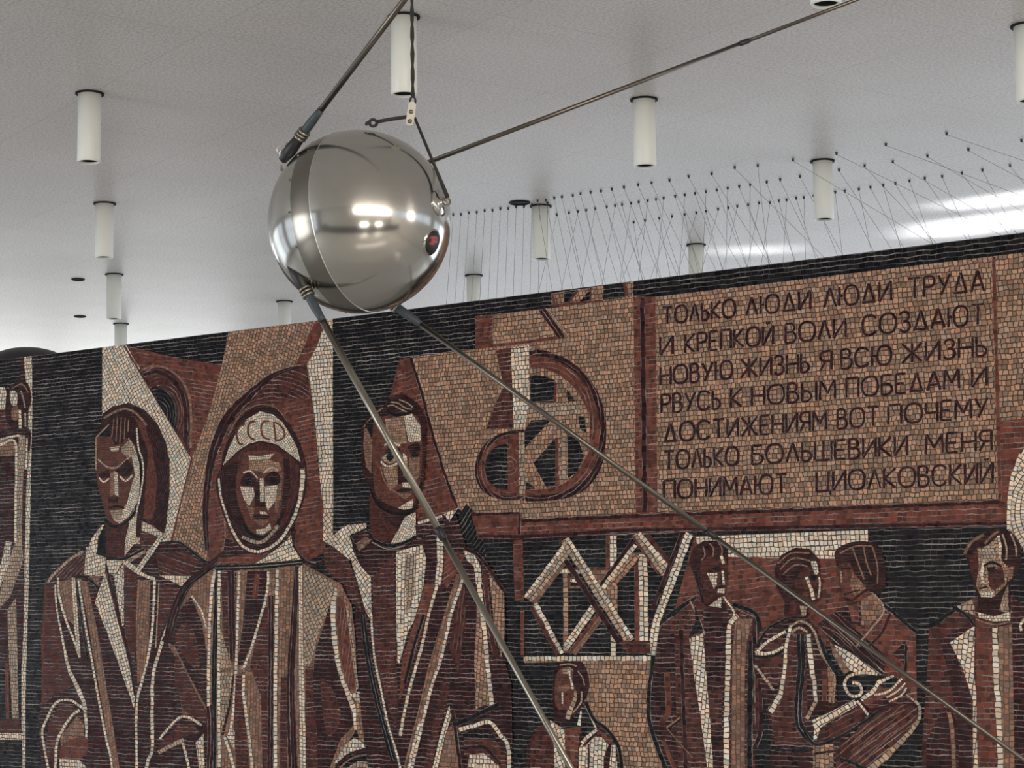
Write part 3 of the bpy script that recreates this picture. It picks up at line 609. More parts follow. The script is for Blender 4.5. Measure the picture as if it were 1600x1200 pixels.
St(f2, 'W', [(905, 210), (888, 330), (900, 520), (930, 680), (975, 800), (1008, 900), (1012, 990)], [5, 9, 8, 7, 8, 8, 6])
Fl(f2, 'R', [(915, 250), (955, 290), (985, 500), (1015, 770), (975, 770), (930, 600), (908, 400)], ang=80); Fl(f2, 'G', [(958, 300), (985, 360), (1030, 760), (1015, 770), (990, 560)])
C(520, 840, 3.333)
Fl(f2, 'T', [(125, 850), (200, 820), (215, 950), (250, 1070), (140, 1060), (125, 960)]); Fl(f2, 'W', [(82, 810), (185, 795), (190, 830), (130, 850)])
Fl(f2, 'W', [(15, 1170), (60, 1090), (115, 1040), (180, 1080), (255, 1095), (270, 1130), (180, 1110), (90, 1120), (30, 1180)]); St(f2, 'M', [(20, 1190), (90, 1130), (180, 1105), (270, 1130)], 5); St(f2, 'P', [(40, 1200), (100, 1150), (190, 1130), (270, 1150)], 3); Fl(f2, 'G', [(60, 1210), (130, 1165), (270, 1165), (280, 1400), (60, 1400)])
C(300, 800, 3)
Fl(f2, 'M', [(160, 120), (280, 190), (380, 180), (490, 80), (480, 180), (520, 225), (300, 245), (110, 260), (150, 200)])
Fl(f2, 'R', [(130, 215), (320, 195), (390, 170), (300, 242), (120, 255)]); Fl(f2, 'W', [(468, 105), (475, 160), (515, 222), (300, 242), (395, 178), (450, 130)], ang=15)
St(f2, 'K', [(115, 254), (300, 248), (522, 228)], 4.5); St(f2, 'G', [(115, 263), (300, 257), (522, 237)], 2); St(f2, 'K', [(115, 270), (300, 264), (522, 243)], 4)
C(300, 600, 4)
Fl(h2, 'M', [(185, 520), (200, 430), (245, 320), (305, 215), (380, 152), (450, 132), (535, 160), (605, 240), (670, 350), (710, 470), (722, 560), (715, 680), (675, 800), (615, 925), (520, 1025), (430, 1065), (335, 1045), (262, 965), (205, 830), (165, 700), (155, 600)], True, polar=(440, 600))
St(h2, 'P', [(230, 320), (300, 200), (380, 145), (450, 128), (530, 150), (600, 230)], 2)
Fl(h2, 'W', [(198, 510), (235, 400), (290, 290), (350, 220), (430, 172), (510, 190), (570, 240), (622, 320), (662, 400), (684, 490), (600, 425), (530, 377), (440, 355), (360, 375), (290, 420)], polar=(440, 560))
for s in ([(338, 250), (305, 262), (286, 300), (290, 350), (305, 375), (325, 372)], [(402, 232), (368, 245), (355, 285), (365, 330), (398, 350)], [(488, 232), (450, 240), (437, 285), (452, 330), (492, 348)], [(522, 238), (560, 262), (582, 300), (578, 335), (548, 352), (528, 352)]): St(h2, 'R', s, 3.4)
St(h2, 'R', [(516, 235), (530, 362)], 3.2, False)
Fl(h2, 'B', [(215, 515), (290, 432), (360, 387), (440, 367), (530, 388), (600, 435), (675, 505), (660, 700), (600, 860), (500, 960), (390, 970), (300, 900), (235, 740)], polar=(440, 560))
Fl(h2, 'M', [(215, 515), (300, 480), (280, 600), (290, 720), (330, 830), (380, 920), (440, 950), (390, 975), (300, 900), (235, 740)]); Fl(h2, 'M', [(560, 460), (610, 470), (620, 640), (590, 800), (540, 900), (560, 760), (580, 600)])
St(h2, 'W', [(173, 590), (185, 700), (215, 800), (260, 920), (320, 1010), (400, 1047), (480, 1030), (560, 970), (630, 860), (680, 720), (695, 600), (696, 530)], [3.5, 4, 4, 4.5, 5, 5, 5, 5, 5.5, 6.5, 8, 8])
Fl(h2, 'F', [(345, 425), (545, 425), (578, 520), (578, 640), (552, 830), (500, 930), (440, 948), (375, 920), (325, 830), (288, 720), (282, 600), (310, 500)], True)
Fl(h2, 'T', [(362, 470), (480, 475), (548, 490), (565, 540), (520, 555), (450, 555), (400, 540), (360, 535)]); Fl(h2, 'W', [(358, 448), (430, 452), (522, 434), (485, 472), (365, 476)])
Fl(h2, 'W', [(305, 640), (388, 645), (398, 700), (362, 765), (330, 720)]); Fl(h2, 'W', [(460, 640), (550, 632), (535, 720), (480, 792), (462, 740)]); Fl(h2, 'P', [(550, 560), (572, 545), (562, 700), (540, 810), (520, 790)]); Fl(h2, 'P', [(345, 760), (400, 780), (380, 850)])
Fl(h2, 'M', [(310, 605), (350, 555), (405, 590), (395, 640), (320, 635)], True); Fl(h2, 'K', [(325, 605), (350, 582), (378, 600), (352, 630)], True); Fl(h2, 'M', [(460, 590), (510, 545), (556, 575), (548, 625), (480, 630)], True); Fl(h2, 'K', [(486, 600), (512, 582), (538, 600), (510, 620)], True)
St(h2, 'W', [(325, 555), (372, 545), (415, 590)], 2.6); St(h2, 'W', [(452, 558), (500, 522), (545, 540)], 2.6); Fl(h2, 'M', [(400, 610), (428, 600), (430, 740), (396, 740)]); Fl(h2, 'W', [(428, 590), (452, 590), (456, 735), (432, 735)])
Fl(h2, 'M', [(398, 732), (470, 738), (462, 772), (402, 764)]); Fl(h2, 'M', [(382, 832), (430, 812), (495, 828), (440, 852)], True); Fl(h2, 'W', [(428, 795), (465, 795), (480, 818), (432, 812)]); Fl(h2, 'P', [(395, 852), (485, 850), (445, 884)], True)
Fl(h2, 'W', [(408, 910), (460, 905), (492, 870), (502, 905), (450, 942), (410, 938)]); St(h2, 'K', [(322, 880), (375, 940), (450, 958), (520, 915), (552, 845)], 5.5); St(h2, 'G', [(320, 955), (400, 988), (470, 972), (545, 885)], 6)

# ---- man with parted hair, behind the long steel rod
f3, h3 = fig(3), 'head_3'
C(520, 840, 3.333)
Fl(f3, 'M', [(60, -10), (220, -40), (420, -60), (640, -140), (700, 50), (760, 88), (830, 178), (902, 285), (905, 600), (905, 660), (935, 760), (940, 1050), (940, 1700), (250, 1700), (150, 900), (110, 200), (95, 60)])
Fl(f3, 'W', [(0, -125), (5, -10), (75, -65), (180, -75), (180, -40), (100, -10), (110, 70), (150, 150), (202, 205), (208, 400), (196, 420), (175, 380), (150, 290), (100, 120), (0, 45), (-45, 15), (-45, -125)], ang=-50)
Fl(f3, 'B', [(0, 40), (90, 115), (130, 250), (155, 380), (100, 330), (60, 240), (-30, 180), (-45, 60)])
St(f3, 'W', [(205, 400), (212, 520), (226, 650), (256, 790), (290, 960), (345, 1150), (380, 1320)], 3.8); St(f3, 'K', [(160, 400), (185, 600), (225, 800), (270, 980), (320, 1160)], 9)
Fl(f3, 'B', [(212, 210), (325, 80), (335, 640), (345, 900), (330, 1000), (270, 800), (225, 600)], ang=2)
Fl(f3, 'W', [(335, 75), (440, 45), (470, 40), (492, 110), (476, 260), (430, 430), (395, 490), (372, 580), (352, 660), (340, 640), (335, 400)], ang=88)
Fl(f3, 'G', [(380, 90), (430, 80), (430, 300), (390, 420)], ang=85); St(f3, 'W', [(352, 90), (350, 400), (350, 630)], 6)
Fl(f3, 'R', [(485, 240), (430, 440), (365, 640), (350, 860), (400, 720), (460, 520), (505, 350), (540, 245)])
St(f3, 'K', [(480, 400), (430, 560), (380, 760)], 5)
Fl(f3, 'R', [(590, 60), (690, 90), (665, 165), (600, 260), (580, 240)], ang=30)
St(f3, 'W', [(562, -10), (564, 130), (550, 250)], 10); St(f3, 'W', [(548, 250), (510, 380), (470, 560), (430, 700), (390, 850), (355, 1035)], 5.5)
Fl(f3, 'P', [(650, 190), (600, 350), (560, 480), (500, 680), (450, 900), (390, 1130), (340, 1320), (400, 1320), (460, 1050), (500, 850), (540, 700), (570, 600), (600, 450), (650, 300), (685, 195)], ang=72)
St(f3, 'W', [(695, 180), (660, 280), (620, 400), (590, 540), (560, 660), (520, 770), (480, 930), (440, 1100), (390, 1320)], 5.5); St(f3, 'W', [(460, 960), (420, 1110), (380, 1320)], 5)
Fl(f3, 'B', [(690, 220), (700, 420), (660, 700), (630, 640), (612, 580), (640, 400)], ang=80); Fl(f3, 'B', [(590, 700), (615, 760), (600, 860), (555, 1010), (520, 1200), (480, 1200), (540, 900)])
Fl(f3, 'P', [(600, 1000), (640, 960), (665, 1200), (680, 1500), (530, 1500), (560, 1180)]); Fl(f3, 'W', [(612, 870), (622, 930), (585, 1050), (552, 1200), (530, 1400), (500, 1400), (525, 1200), (562, 1040)], ang=70)
Fl(f3, 'T', [(755, 340), (785, 400), (800, 700), (818, 865), (750, 892), (742, 650)], ang=85); Fl(f3, 'W', [(685, 65), (740, 88), (772, 140), (784, 245), (752, 245), (740, 150), (700, 115)]); St(f3, 'W', [(766, 240), (785, 400), (800, 550), (815, 700), (832, 870)], 8)
St(f3, 'B', [(795, 170), (822, 450), (855, 620)], 8); Fl(f3, 'T', [(820, 190), (895, 290), (902, 500), (882, 625), (850, 500)], ang=85); St(f3, 'M', [(690, 55), (760, 90), (830, 178), (902, 285)], 6)
St(f3, 'K', [(640, 975), (740, 932), (865, 868)], 8); Fl(f3, 'B', [(690, 1040), (830, 1030), (900, 1120), (915, 1260), (690, 1130)]); St(f3, 'W', [(660, 1002), (740, 980), (822, 962), (880, 1030), (918, 1090), (925, 1300)], 7)
Fl(f3, 'K', [(668, 1012), (822, 1008), (860, 1050), (690, 1045)]); St(f3, 'M', [(690, 1100), (790, 1090), (880, 1180)], 6); Fl(f3, 'W', [(715, 1130), (790, 1122), (870, 1190), (880, 1400), (680, 1400)])
St(f3, 'M', [(630, 900), (650, 1050), (670, 1200)], 6)
C(520, 580, 3.75)
Fl(h3, 'M', [(310, 195), (350, 150), (420, 140), (492, 185), (545, 270), (555, 380), (545, 560), (528, 700), (485, 812), (430, 845), (340, 835), (268, 785), (236, 700), (188, 620), (175, 450), (178, 320), (245, 240)], True)
St(h3, 'P', [(185, 330), (250, 255), (300, 215)], 2.5); Fl(h3, 'P', [(190, 335), (240, 330), (232, 600), (200, 560), (185, 430)]); Fl(h3, 'K', [(195, 310), (300, 225), (260, 290), (235, 400)])
Fl(h3, 'F', [(245, 300), (330, 262), (470, 250), (522, 320), (528, 560), (502, 720), (470, 792), (400, 805), (300, 765), (258, 720), (240, 560)], True)
Fl(h3, 'R', [(300, 290), (340, 280), (330, 420), (290, 450), (280, 560), (340, 700), (280, 720), (250, 560)])
Fl(h3, 'T', [(312, 282), (420, 262), (442, 420), (390, 432), (322, 422)]); Fl(h3, 'W', [(420, 266), (470, 250), (520, 320), (522, 412), (452, 416)], ang=75)
Fl(h3, 'M', [(305, 475), (350, 435), (402, 455), (395, 495)]); Fl(h3, 'M', [(445, 442), (490, 416), (518, 432), (518, 475), (455, 482)]); Fl(h3, 'G', [(292, 510), (340, 482), (386, 510), (340, 542)], True); Fl(h3, 'K', [(318, 502), (340, 482), (364, 502), (340, 528)], True); Fl(h3, 'K', [(466, 488), (488, 470), (510, 488), (488, 508)], True)
St(h3, 'W', [(308, 436), (350, 420), (402, 438)], 4.2); St(h3, 'W', [(288, 528), (330, 560), (388, 540)], 4); Fl(h3, 'T', [(292, 560), (382, 562), (388, 662), (342, 702)]); Fl(h3, 'W', [(418, 478), (440, 498), (448, 612), (420, 612)]); Fl(h3, 'P', [(455, 510), (515, 500), (515, 600), (480, 680), (455, 640)])
Fl(h3, 'M', [(388, 520), (415, 498), (416, 620), (458, 640), (390, 662)]); Fl(h3, 'W', [(412, 650), (466, 655), (466, 686), (418, 682)]); Fl(h3, 'M', [(378, 702), (420, 684), (472, 690), (430, 712)], True); Fl(h3, 'P', [(385, 716), (466, 716), (430, 748)], True); Fl(h3, 'W', [(388, 802), (440, 770), (478, 748), (472, 802), (430, 814)])
St(h3, 'P', [(285, 560), (308, 640), (350, 692), (400, 722)], 2.2); St(h3, 'K', [(248, 740), (280, 795), (340, 828), (430, 838), (492, 800)], 5)
for s in ([(325, 205), (360, 200), (400, 222), (440, 240)], [(345, 182), (390, 188), (430, 215), (470, 225)], [(395, 168), (440, 185), (475, 212)]): St(h3, 'G', s, 2.4)
St(h3, 'K', [(320, 235), (370, 258), (430, 252), (480, 232)], 4)
Fl(h3, 'B', [(222, 690), (258, 785), (340, 838), (432, 848), (430, 875), (358, 1000), (248, 1000), (222, 900)]); Fl(h3, 'M', [(300, 850), (430, 850), (390, 930)]); Fl(h3, 'W', [(432, 852), (492, 825), (494, 965), (440, 995), (345, 1010), (390, 930)], ang=60)
C(520, 580, 3.75)
Fl(f3, 'M', [(105, 965), (205, 925), (245, 990), (150, 1070)]); Fl(f3, 'P', [(142, 1010), (200, 968), (232, 992), (160, 1055)]); St(f3, 'K', [(150, 1075), (110, 965), (205, 925), (245, 990)], 4, False)
Fl(f3, 'M', [(490, 905), (650, 862), (700, 828), (660, 900), (500, 995)]); St(f3, 'W', [(505, 890), (600, 862), (648, 850)], 5.5); Fl(f3, 'W', [(655, 838), (742, 800), (690, 880)]); St(f3, 'K', [(242, 990), (330, 1022), (420, 1008), (495, 968)], 6); St(f3, 'G', [(235, 1002), (330, 1042), (430, 1022)], 2)

# ---- small bearded man low in the middle
LAYER[0] = LB
f4, h4 = fig(4), 'head_4'
C(800, 1020, 6.667)
Fl(f4, 'M', [(140, 1300), (150, 1000), (195, 880), (240, 790), (330, 735), (430, 700), (760, 500), (870, 720), (1000, 800), (1090, 910), (1140, 1060), (1160, 1300), (1180, 2100), (100, 2100)])
Fl(f4, 'B', [(190, 1250), (200, 920), (250, 800), (340, 750), (440, 800), (440, 2100), (190, 2100)]); Fl(f4, 'W', [(400, 700), (550, 800), (555, 960), (560, 2100), (440, 2100), (445, 1000)], ang=-70); Fl(f4, 'R', [(555, 790), (720, 770), (690, 1000), (660, 2100), (560, 2100)])
Fl(f4, 'K', [(500, 700), (640, 680), (730, 560), (780, 560), (880, 790), (730, 930), (720, 780), (560, 780)])
Fl(f4, 'W', [(700, 980), (850, 860), (940, 880), (1010, 960), (960, 1090), (940, 2100), (690, 2100)], ang=85); Fl(f4, 'W', [(1040, 960), (1080, 960), (1100, 1200), (1110, 2100), (1010, 2100), (1020, 1160)], ang=85)
St(f4, 'W', [(770, 550), (820, 660), (880, 790)], 3); St(f4, 'W', [(885, 800), (800, 870), (730, 940)], 6); St(f4, 'M', [(895, 830), (820, 900), (750, 970)], 4); St(f4, 'W', [(722, 600), (700, 760)], [3, 6], False)
Fl(f4, 'R', [(900, 800), (1000, 870), (1060, 900), (1040, 950), (960, 900)]); St(f4, 'K', [(770, 510), (860, 700), (970, 780), (1080, 910), (1130, 1060), (1150, 1300), (1160, 2100)], 6)
St(f4, 'M', [(800, 960), (800, 1200), (790, 2100)], 3)
Fl(h4, 'M', [(430, 300), (450, 180), (510, 110), (620, 70), (720, 90), (780, 170), (808, 310), (792, 430), (745, 520), (690, 610), (630, 690), (570, 730), (490, 710), (440, 630), (430, 480)], True)
Fl(h4, 'F', [(455, 300), (480, 200), (540, 150), (640, 170), (640, 300), (680, 420), (680, 500), (600, 580), (520, 600), (465, 560), (448, 430)], True); Fl(h4, 'G', [(520, 170), (600, 150), (640, 175), (590, 220), (540, 220)])
Fl(h4, 'P', [(480, 350), (580, 330), (640, 360), (560, 400), (490, 390)]); Fl(h4, 'R', [(550, 420), (640, 410), (640, 500), (590, 560), (550, 520)], True); St(h4, 'W', [(600, 190), (615, 270), (640, 380)], 4); St(h4, 'W', [(528, 410), (532, 530)], 3, False)
St(h4, 'G', [(665, 400), (660, 480), (610, 590), (580, 690)], [4, 7, 9, 9]); St(h4, 'G', [(730, 400), (720, 520), (640, 620)], 3); Fl(h4, 'K', [(545, 430), (570, 420), (590, 435), (568, 450)]); St(h4, 'K', [(500, 600), (560, 602)], 2.5, False); St(h4, 'G', [(500, 130), (600, 115), (680, 140)], 2.5); St(h4, 'G', [(690, 190), (740, 260), (760, 340)], 2)

# ---- man in a long coat, right of the girders
LAYER[0] = LB
f5, h5 = fig(5), 'head_5'
C(1000, 840, 3.333)
Fl(f5, 'B', [(270, 320), (180, 390), (95, 460), (75, 600), (45, 800), (50, 980), (100, 1120), (130, 1200), (180, 1700), (600, 1700), (600, 1100), (640, 1030), (640, 900), (600, 700), (625, 480), (600, 390), (490, 340), (430, 300), (330, 290)])
Fl(f5, 'M', [(95, 470), (180, 500), (190, 900), (200, 1200), (130, 1200), (60, 980), (50, 800), (75, 600)]); St(f5, 'R', [(140, 700), (150, 900), (110, 960)], 9); St(f5, 'M', [(215, 480), (225, 800), (240, 1200), (250, 1700)], 7); St(f5, 'R', [(120, 1050), (160, 1150), (190, 1220)], 6)
Fl(f5, 'M', [(330, 380), (440, 320), (470, 420), (450, 700), (440, 1700), (390, 1700), (360, 1000), (340, 600)]); Fl(f5, 'B', [(345, 800), (430, 790), (430, 1000), (365, 1000)])
Fl(f5, 'W', [(258, 525), (330, 498), (346, 700), (366, 950), (384, 1200), (410, 1700), (380, 1700), (352, 1200), (312, 900), (280, 700)], ang=82); Fl(f5, 'P', [(500, 420), (585, 430), (558, 550), (548, 700), (548, 1700), (472, 1700), (478, 1000), (482, 600)], ang=88)
St(f5, 'W', [(512, 408), (468, 460), (462, 620), (456, 800), (452, 1000), (450, 1700)], 9); St(f5, 'K', [(580, 540), (575, 800), (572, 1200), (570, 1700)], 9); St(f5, 'M', [(600, 420), (600, 640), (625, 800), (630, 1000), (600, 1090)], 8); St(f5, 'B', [(608, 730), (610, 1000)], 6, False)
St(f5, 'K', [(290, 310), (180, 392), (95, 465), (72, 620), (50, 800), (52, 960), (100, 1110), (145, 1230)], [6, 8, 8, 7, 6, 7, 8, 8]); St(f5, 'K', [(485, 348), (600, 395), (628, 490)], 7); St(f5, 'P', [(500, 370), (600, 415)], 2, False)
St(f5, 'G', [(262, 330), (312, 430), (338, 505)], 3.2); Fl(f5, 'K', [(285, 340), (330, 480), (255, 520), (290, 440)]); St(f5, 'W', [(435, 308), (492, 390), (466, 440)], 3.5); St(f5, 'P', [(140, 990), (212, 935)], 3, False); St(f5, 'K', [(150, 1000), (215, 945)], 3, False); St(f5, 'P', [(140, 990), (200, 1060), (275, 1145)], 2)
Fl(h5, 'M', [(258, 130), (275, 60), (330, 18), (400, 15), (462, 50), (460, 140), (460, 200), (448, 295), (400, 312), (430, 330), (420, 370), (340, 360), (310, 280), (285, 200)])
Fl(h5, 'B', [(320, 130), (390, 95), (450, 110), (457, 200), (445, 292), (385, 292), (325, 245)], True); St(h5, 'K', [(290, 180), (310, 260), (330, 340)], 4); Fl(h5, 'B', [(330, 280), (385, 300), (355, 355), (335, 340)])
Fl(h5, 'W', [(348, 182), (405, 182), (402, 245), (388, 268), (368, 222)]); St(h5, 'W', [(425, 95), (440, 140)], 6, False); St(h5, 'W', [(432, 170), (438, 245)], 4, False); Fl(h5, 'W', [(408, 268), (447, 264), (442, 292), (404, 288)]); Fl(h5, 'W', [(358, 356), (425, 308), (426, 366)])
St(h5, 'K', [(375, 165), (415, 155)], 3, False); St(h5, 'K', [(410, 258), (445, 252)], 2.5, False); Fl(h5, 'K', [(385, 165), (410, 160), (405, 176)])
for s in ([(365, 30), (385, 60), (380, 100)], [(410, 25), (430, 60), (425, 95)], [(330, 45), (340, 90), (320, 120)]): St(h5, 'P', s, 2.5)

# ---- person seen in half profile behind the sling
f7, h7 = fig(7), 'head_7'
C(1180, 820, 3.157)
Fl(f7, 'R', [(310, 490), (400, 430), (520, 500), (640, 410), (720, 460), (795, 525), (800, 880), (740, 850), (740, 760), (620, 740), (500, 640), (370, 560)]); Fl(f7, 'M', [(305, 490), (400, 430), (480, 500), (640, 640), (640, 740), (500, 650), (370, 570)], ang=-40)
St(f7, 'P', [(330, 500), (400, 530), (480, 600)], 2); St(f7, 'P', [(360, 470), (430, 520), (520, 600)], 2); Fl(f7, 'P', [(525, 375), (585, 335), (640, 410), (560, 500), (515, 490)]); Fl(f7, 'M', [(400, 420), (520, 370), (525, 490), (470, 490)]); Fl(f7, 'R', [(460, 400), (515, 380), (515, 480), (480, 480)])
St(f7, 'G', [(585, 340), (638, 420), (560, 530), (500, 600)], 3.5); St(f7, 'M', [(670, 440), (620, 540), (560, 600)], 5); Fl(f7, 'M', [(742, 570), (680, 640), (742, 690)]); St(f7, 'K', [(640, 395), (760, 500), (805, 535)], 6); St(f7, 'K', [(745, 590), (745, 740)], 4, False)
Fl(h7, 'M', [(392, 150), (420, 108), (500, 82), (590, 92), (635, 150), (645, 300), (605, 345), (560, 325), (480, 375), (440, 362), (418, 300), (412, 220)], True)
Fl(h7, 'F', [(412, 195), (470, 188), (500, 260), (552, 312), (482, 368), (434, 355), (418, 290)]); Fl(h7, 'P', [(480, 230), (552, 312), (492, 352), (470, 300)]); St(h7, 'G', [(424, 230), (428, 285)], 4, False); St(h7, 'K', [(425, 215), (475, 215)], 3, False); St(h7, 'K', [(440, 345), (520, 320)], 2, False)
for s in ([(535, 100), (550, 180), (575, 250)], [(580, 110), (605, 200), (605, 290)], [(480, 110), (510, 190), (540, 270)], [(420, 140), (500, 105), (580, 105)]): St(h7, 'P', s, 2.5)

# ---- woman with an arm in a sling
f6, h6 = fig(6), 'head_6'
Fl(f6, 'M', [(0, 610), (70, 500), (180, 448), (260, 456), (312, 520), (352, 620), (405, 720), (405, 880), (560, 860), (720, 800), (820, 900), (805, 980), (700, 1090), (600, 1210), (560, 1700), (60, 1700), (80, 1000), (60, 930), (40, 820), (0, 720)])
Fl(f6, 'B', [(160, 560), (250, 520), (260, 900), (240, 1000), (280, 1080), (100, 1080), (80, 930), (140, 800)]); Fl(f6, 'B', [(20, 660), (130, 640), (140, 760), (90, 800), (40, 720)]); St(f6, 'K', [(225, 540), (230, 700), (215, 880), (225, 1000), (300, 1080)], 12)
Fl(f6, 'B', [(30, 610), (140, 540), (130, 600), (70, 625)]); St(f6, 'W', [(5, 632), (60, 580), (152, 525)], 5.5); St(f6, 'W', [(5, 634), (80, 632), (142, 602)], 6); St(f6, 'K', [(10, 600), (70, 510), (170, 460)], 4); St(f6, 'K', [(5, 650), (80, 650), (140, 625)], 4)
St(f6, 'W', [(178, 495), (156, 600), (146, 730), (120, 850), (75, 922)], [5, 6, 7, 9, 11]); St(f6, 'G', [(180, 500), (230, 475), (290, 520), (332, 640), (392, 740), (386, 880)], 4); St(f6, 'G', [(185, 530), (220, 508), (262, 530)], 4)
St(f6, 'W', [(265, 540), (278, 680), (296, 800), (302, 880)], [9, 9, 7, 6]); St(f6, 'G', [(302, 870), (255, 960)], 7, False); St(f6, 'G', [(0, 690), (45, 750), (92, 815)], 5); St(f6, 'R', [(345, 720), (345, 870)], 8, False); Fl(f6, 'P', [(360, 700), (392, 740), (388, 880), (365, 880)])
St(f6, 'K', [(320, 560), (360, 660), (410, 740)], 7); Fl(f6, 'P', [(370, 570), (470, 720), (440, 740), (385, 640)]); Fl(f6, 'W', [(385, 590), (420, 598), (500, 650), (625, 738), (520, 732), (470, 720)], ang=-35); St(f6, 'K', [(380, 580), (500, 640), (630, 735)], 3)
Fl(f6, 'B', [(400, 1110), (560, 960), (720, 880), (800, 900), (800, 985), (690, 1090), (590, 1200), (540, 1700), (400, 1700)], ang=35)
for s in ([(420, 1130), (560, 1010), (740, 910)], [(470, 1150), (600, 1040), (770, 930)], [(520, 1180), (640, 1070), (780, 960)]): St(f6, 'P', s, 1.8)
St(f6, 'G', [(745, 835), (802, 880), (816, 930), (792, 990), (720, 1070), (640, 1150), (570, 1210), (530, 1300), (510, 1700)], [4, 5, 6, 7, 9, 11, 12, 12, 12]); Fl(f6, 'T', [(288, 1088), (392, 1080), (388, 1700), (290, 1700)], ang=88); St(f6, 'M', [(290, 1130), (395, 1115)], 5, False); St(f6, 'K', [(100, 1110), (280, 1115)], 6, False); St(f6, 'K', [(420, 1150), (560, 1210)], 5, False)
Fl(f6, 'B', [(300, 1030), (520, 885), (565, 930), (450, 1025), (310, 1072)], ang=25); Fl(f6, 'W', [(280, 965), (380, 920), (492, 860), (505, 892), (385, 962), (325, 1000), (305, 1062), (288, 1066), (295, 1010)], ang=28); St(f6, 'K', [(245, 1020), (300, 1082), (400, 1055), (520, 985), (610, 920)], 5); St(f6, 'W', [(505, 868), (562, 938)], 4.5, False)
Fl(f6, 'R', [(525, 872), (580, 822), (612, 772), (680, 742), (742, 758), (750, 810), (695, 872), (640, 892), (570, 905)]); Fl(f6, 'M', [(560, 890), (640, 850), (700, 860), (640, 895)]); Fl(f6, 'K', [(618, 792), (660, 752), (705, 758), (672, 802)], True)
St(f6, 'W', [(528, 866), (590, 812), (620, 772), (690, 745)], [8, 8, 7, 4]); St(f6, 'W', [(590, 838), (660, 822), (725, 758)], 4.5); St(f6, 'W', [(650, 852), (702, 822), (745, 780)], 3.2); St(f6, 'W', [(662, 872), (722, 842), (750, 802)], 3.2)
St(f6, 'W', [(605, 735), (520, 730), (460, 750), (445, 800), (480, 846), (525, 832), (520, 788), (482, 780)], 5.5)
Fl(h6, 'M', [(98, 215), (130, 150), (200, 113), (270, 118), (318, 170), (324, 240), (334, 310), (302, 392), (262, 385), (262, 455), (145, 455), (148, 380), (108, 300)])
Fl(h6, 'B', [(225, 235), (280, 198), (316, 240), (332, 310), (310, 385), (250, 380), (200, 300)], True); Fl(h6, 'W', [(275, 180), (305, 180), (318, 235), (300, 250)]); St(h6, 'W', [(254, 258), (276, 310), (292, 370)], 6); St(h6, 'W', [(318, 260), (322, 300), (315, 360)], 3.5); Fl(h6, 'K', [(270, 250), (310, 245), (305, 272), (280, 275)]); Fl(h6, 'G', [(222, 395), (262, 405), (252, 450), (230, 450)]); Fl(h6, 'B', [(175, 370), (220, 390), (225, 450), (170, 450)])
for s in ([(125, 220), (190, 165), (275, 178)], [(140, 245), (200, 198), (262, 205)], [(115, 190), (180, 140), (270, 140)]): St(h6, 'P', s, 2.6)

# ---- man at the right edge
LAYER[0] = LB
f8, h8 = fig(8), 'head_8'
C(1280, 780, 2.857)
Fl(f8, 'B', [(490, 580), (610, 480), (700, 435), (860, 435), (960, 500), (1100, 620), (1150, 1000), (1150, 1600), (460, 1600), (460, 1100), (488, 700)], ang=0); Fl(f8, 'M', [(540, 630), (690, 540), (600, 660), (640, 780), (680, 900), (695, 1600), (640, 1600), (620, 1000), (580, 780)]); Fl(f8, 'G', [(610, 480), (690, 445), (698, 520), (650, 500)])
Fl(f8, 'M', [(480, 1080), (570, 900), (620, 1000), (640, 1600), (470, 1600)]); St(f8, 'P', [(580, 950), (600, 1100), (610, 1600)], 7)
Fl(f8, 'W', [(585, 640), (695, 565), (692, 780), (702, 860), (704, 1000), (720, 1600), (690, 1600), (688, 900), (640, 750)], ang=80); Fl(f8, 'R', [(700, 545), (770, 560), (790, 1000), (810, 1600), (722, 1600), (705, 1000)]); Fl(f8, 'P', [(800, 570), (860, 560), (872, 1000), (880, 1600), (825, 1600)], ang=88); St(f8, 'W', [(785, 570), (792, 800), (804, 1000), (822, 1600)], 10)
Fl(f8, 'M', [(862, 440), (920, 470), (1000, 640), (1000, 1600), (885, 1600), (870, 1000)]); St(f8, 'W', [(930, 520), (900, 560), (905, 590)], 5); St(f8, 'K', [(425, 560), (500, 565), (620, 482)], 7); St(f8, 'K', [(600, 480), (660, 520), (690, 560)], 5)
C(1440, 660, 3.53)
Fl(h8, 'M', [(232, 720), (265, 655), (340, 610), (420, 585), (500, 605), (548, 680), (555, 770), (525, 840), (492, 890), (492, 1060), (310, 1060), (312, 965), (298, 920), (270, 820), (258, 770)])
Fl(h8, 'T', [(310, 690), (352, 692), (425, 625), (442, 690), (442, 760), (482, 800), (470, 892), (400, 962), (330, 964), (302, 900), (318, 800)]); Fl(h8, 'B', [(262, 740), (310, 690), (318, 800), (302, 900), (275, 820)]); Fl(h8, 'B', [(368, 815), (450, 800), (462, 880), (402, 930), (372, 900)]); Fl(h8, 'G', [(320, 700), (400, 660), (420, 740), (340, 780)])
St(h8, 'W', [(345, 775), (335, 830), (338, 885)], 5); Fl(h8, 'W', [(318, 932), (402, 930), (390, 966), (330, 962)]); St(h8, 'W', [(425, 625), (436, 690), (432, 750)], 5); St(h8, 'K', [(345, 792), (392, 772), (445, 795)], 4); Fl(h8, 'K', [(360, 800), (410, 795), (400, 818), (365, 818)]); St(h8, 'K', [(318, 918), (365, 905)], 3, False); St(h8, 'W', [(345, 890), (375, 880)], 3, False)
St(h8, 'G', [(448, 615), (470, 690), (468, 760)], 3.2); St(h8, 'G', [(492, 612), (520, 680), (525, 740)], 3.2); St(h8, 'P', [(240, 725), (275, 662), (345, 618)], 5); Fl(h8, 'P', [(478, 802), (515, 790), (502, 858), (478, 880)]); St(h8, 'P', [(350, 670), (390, 625), (430, 600)], 4)
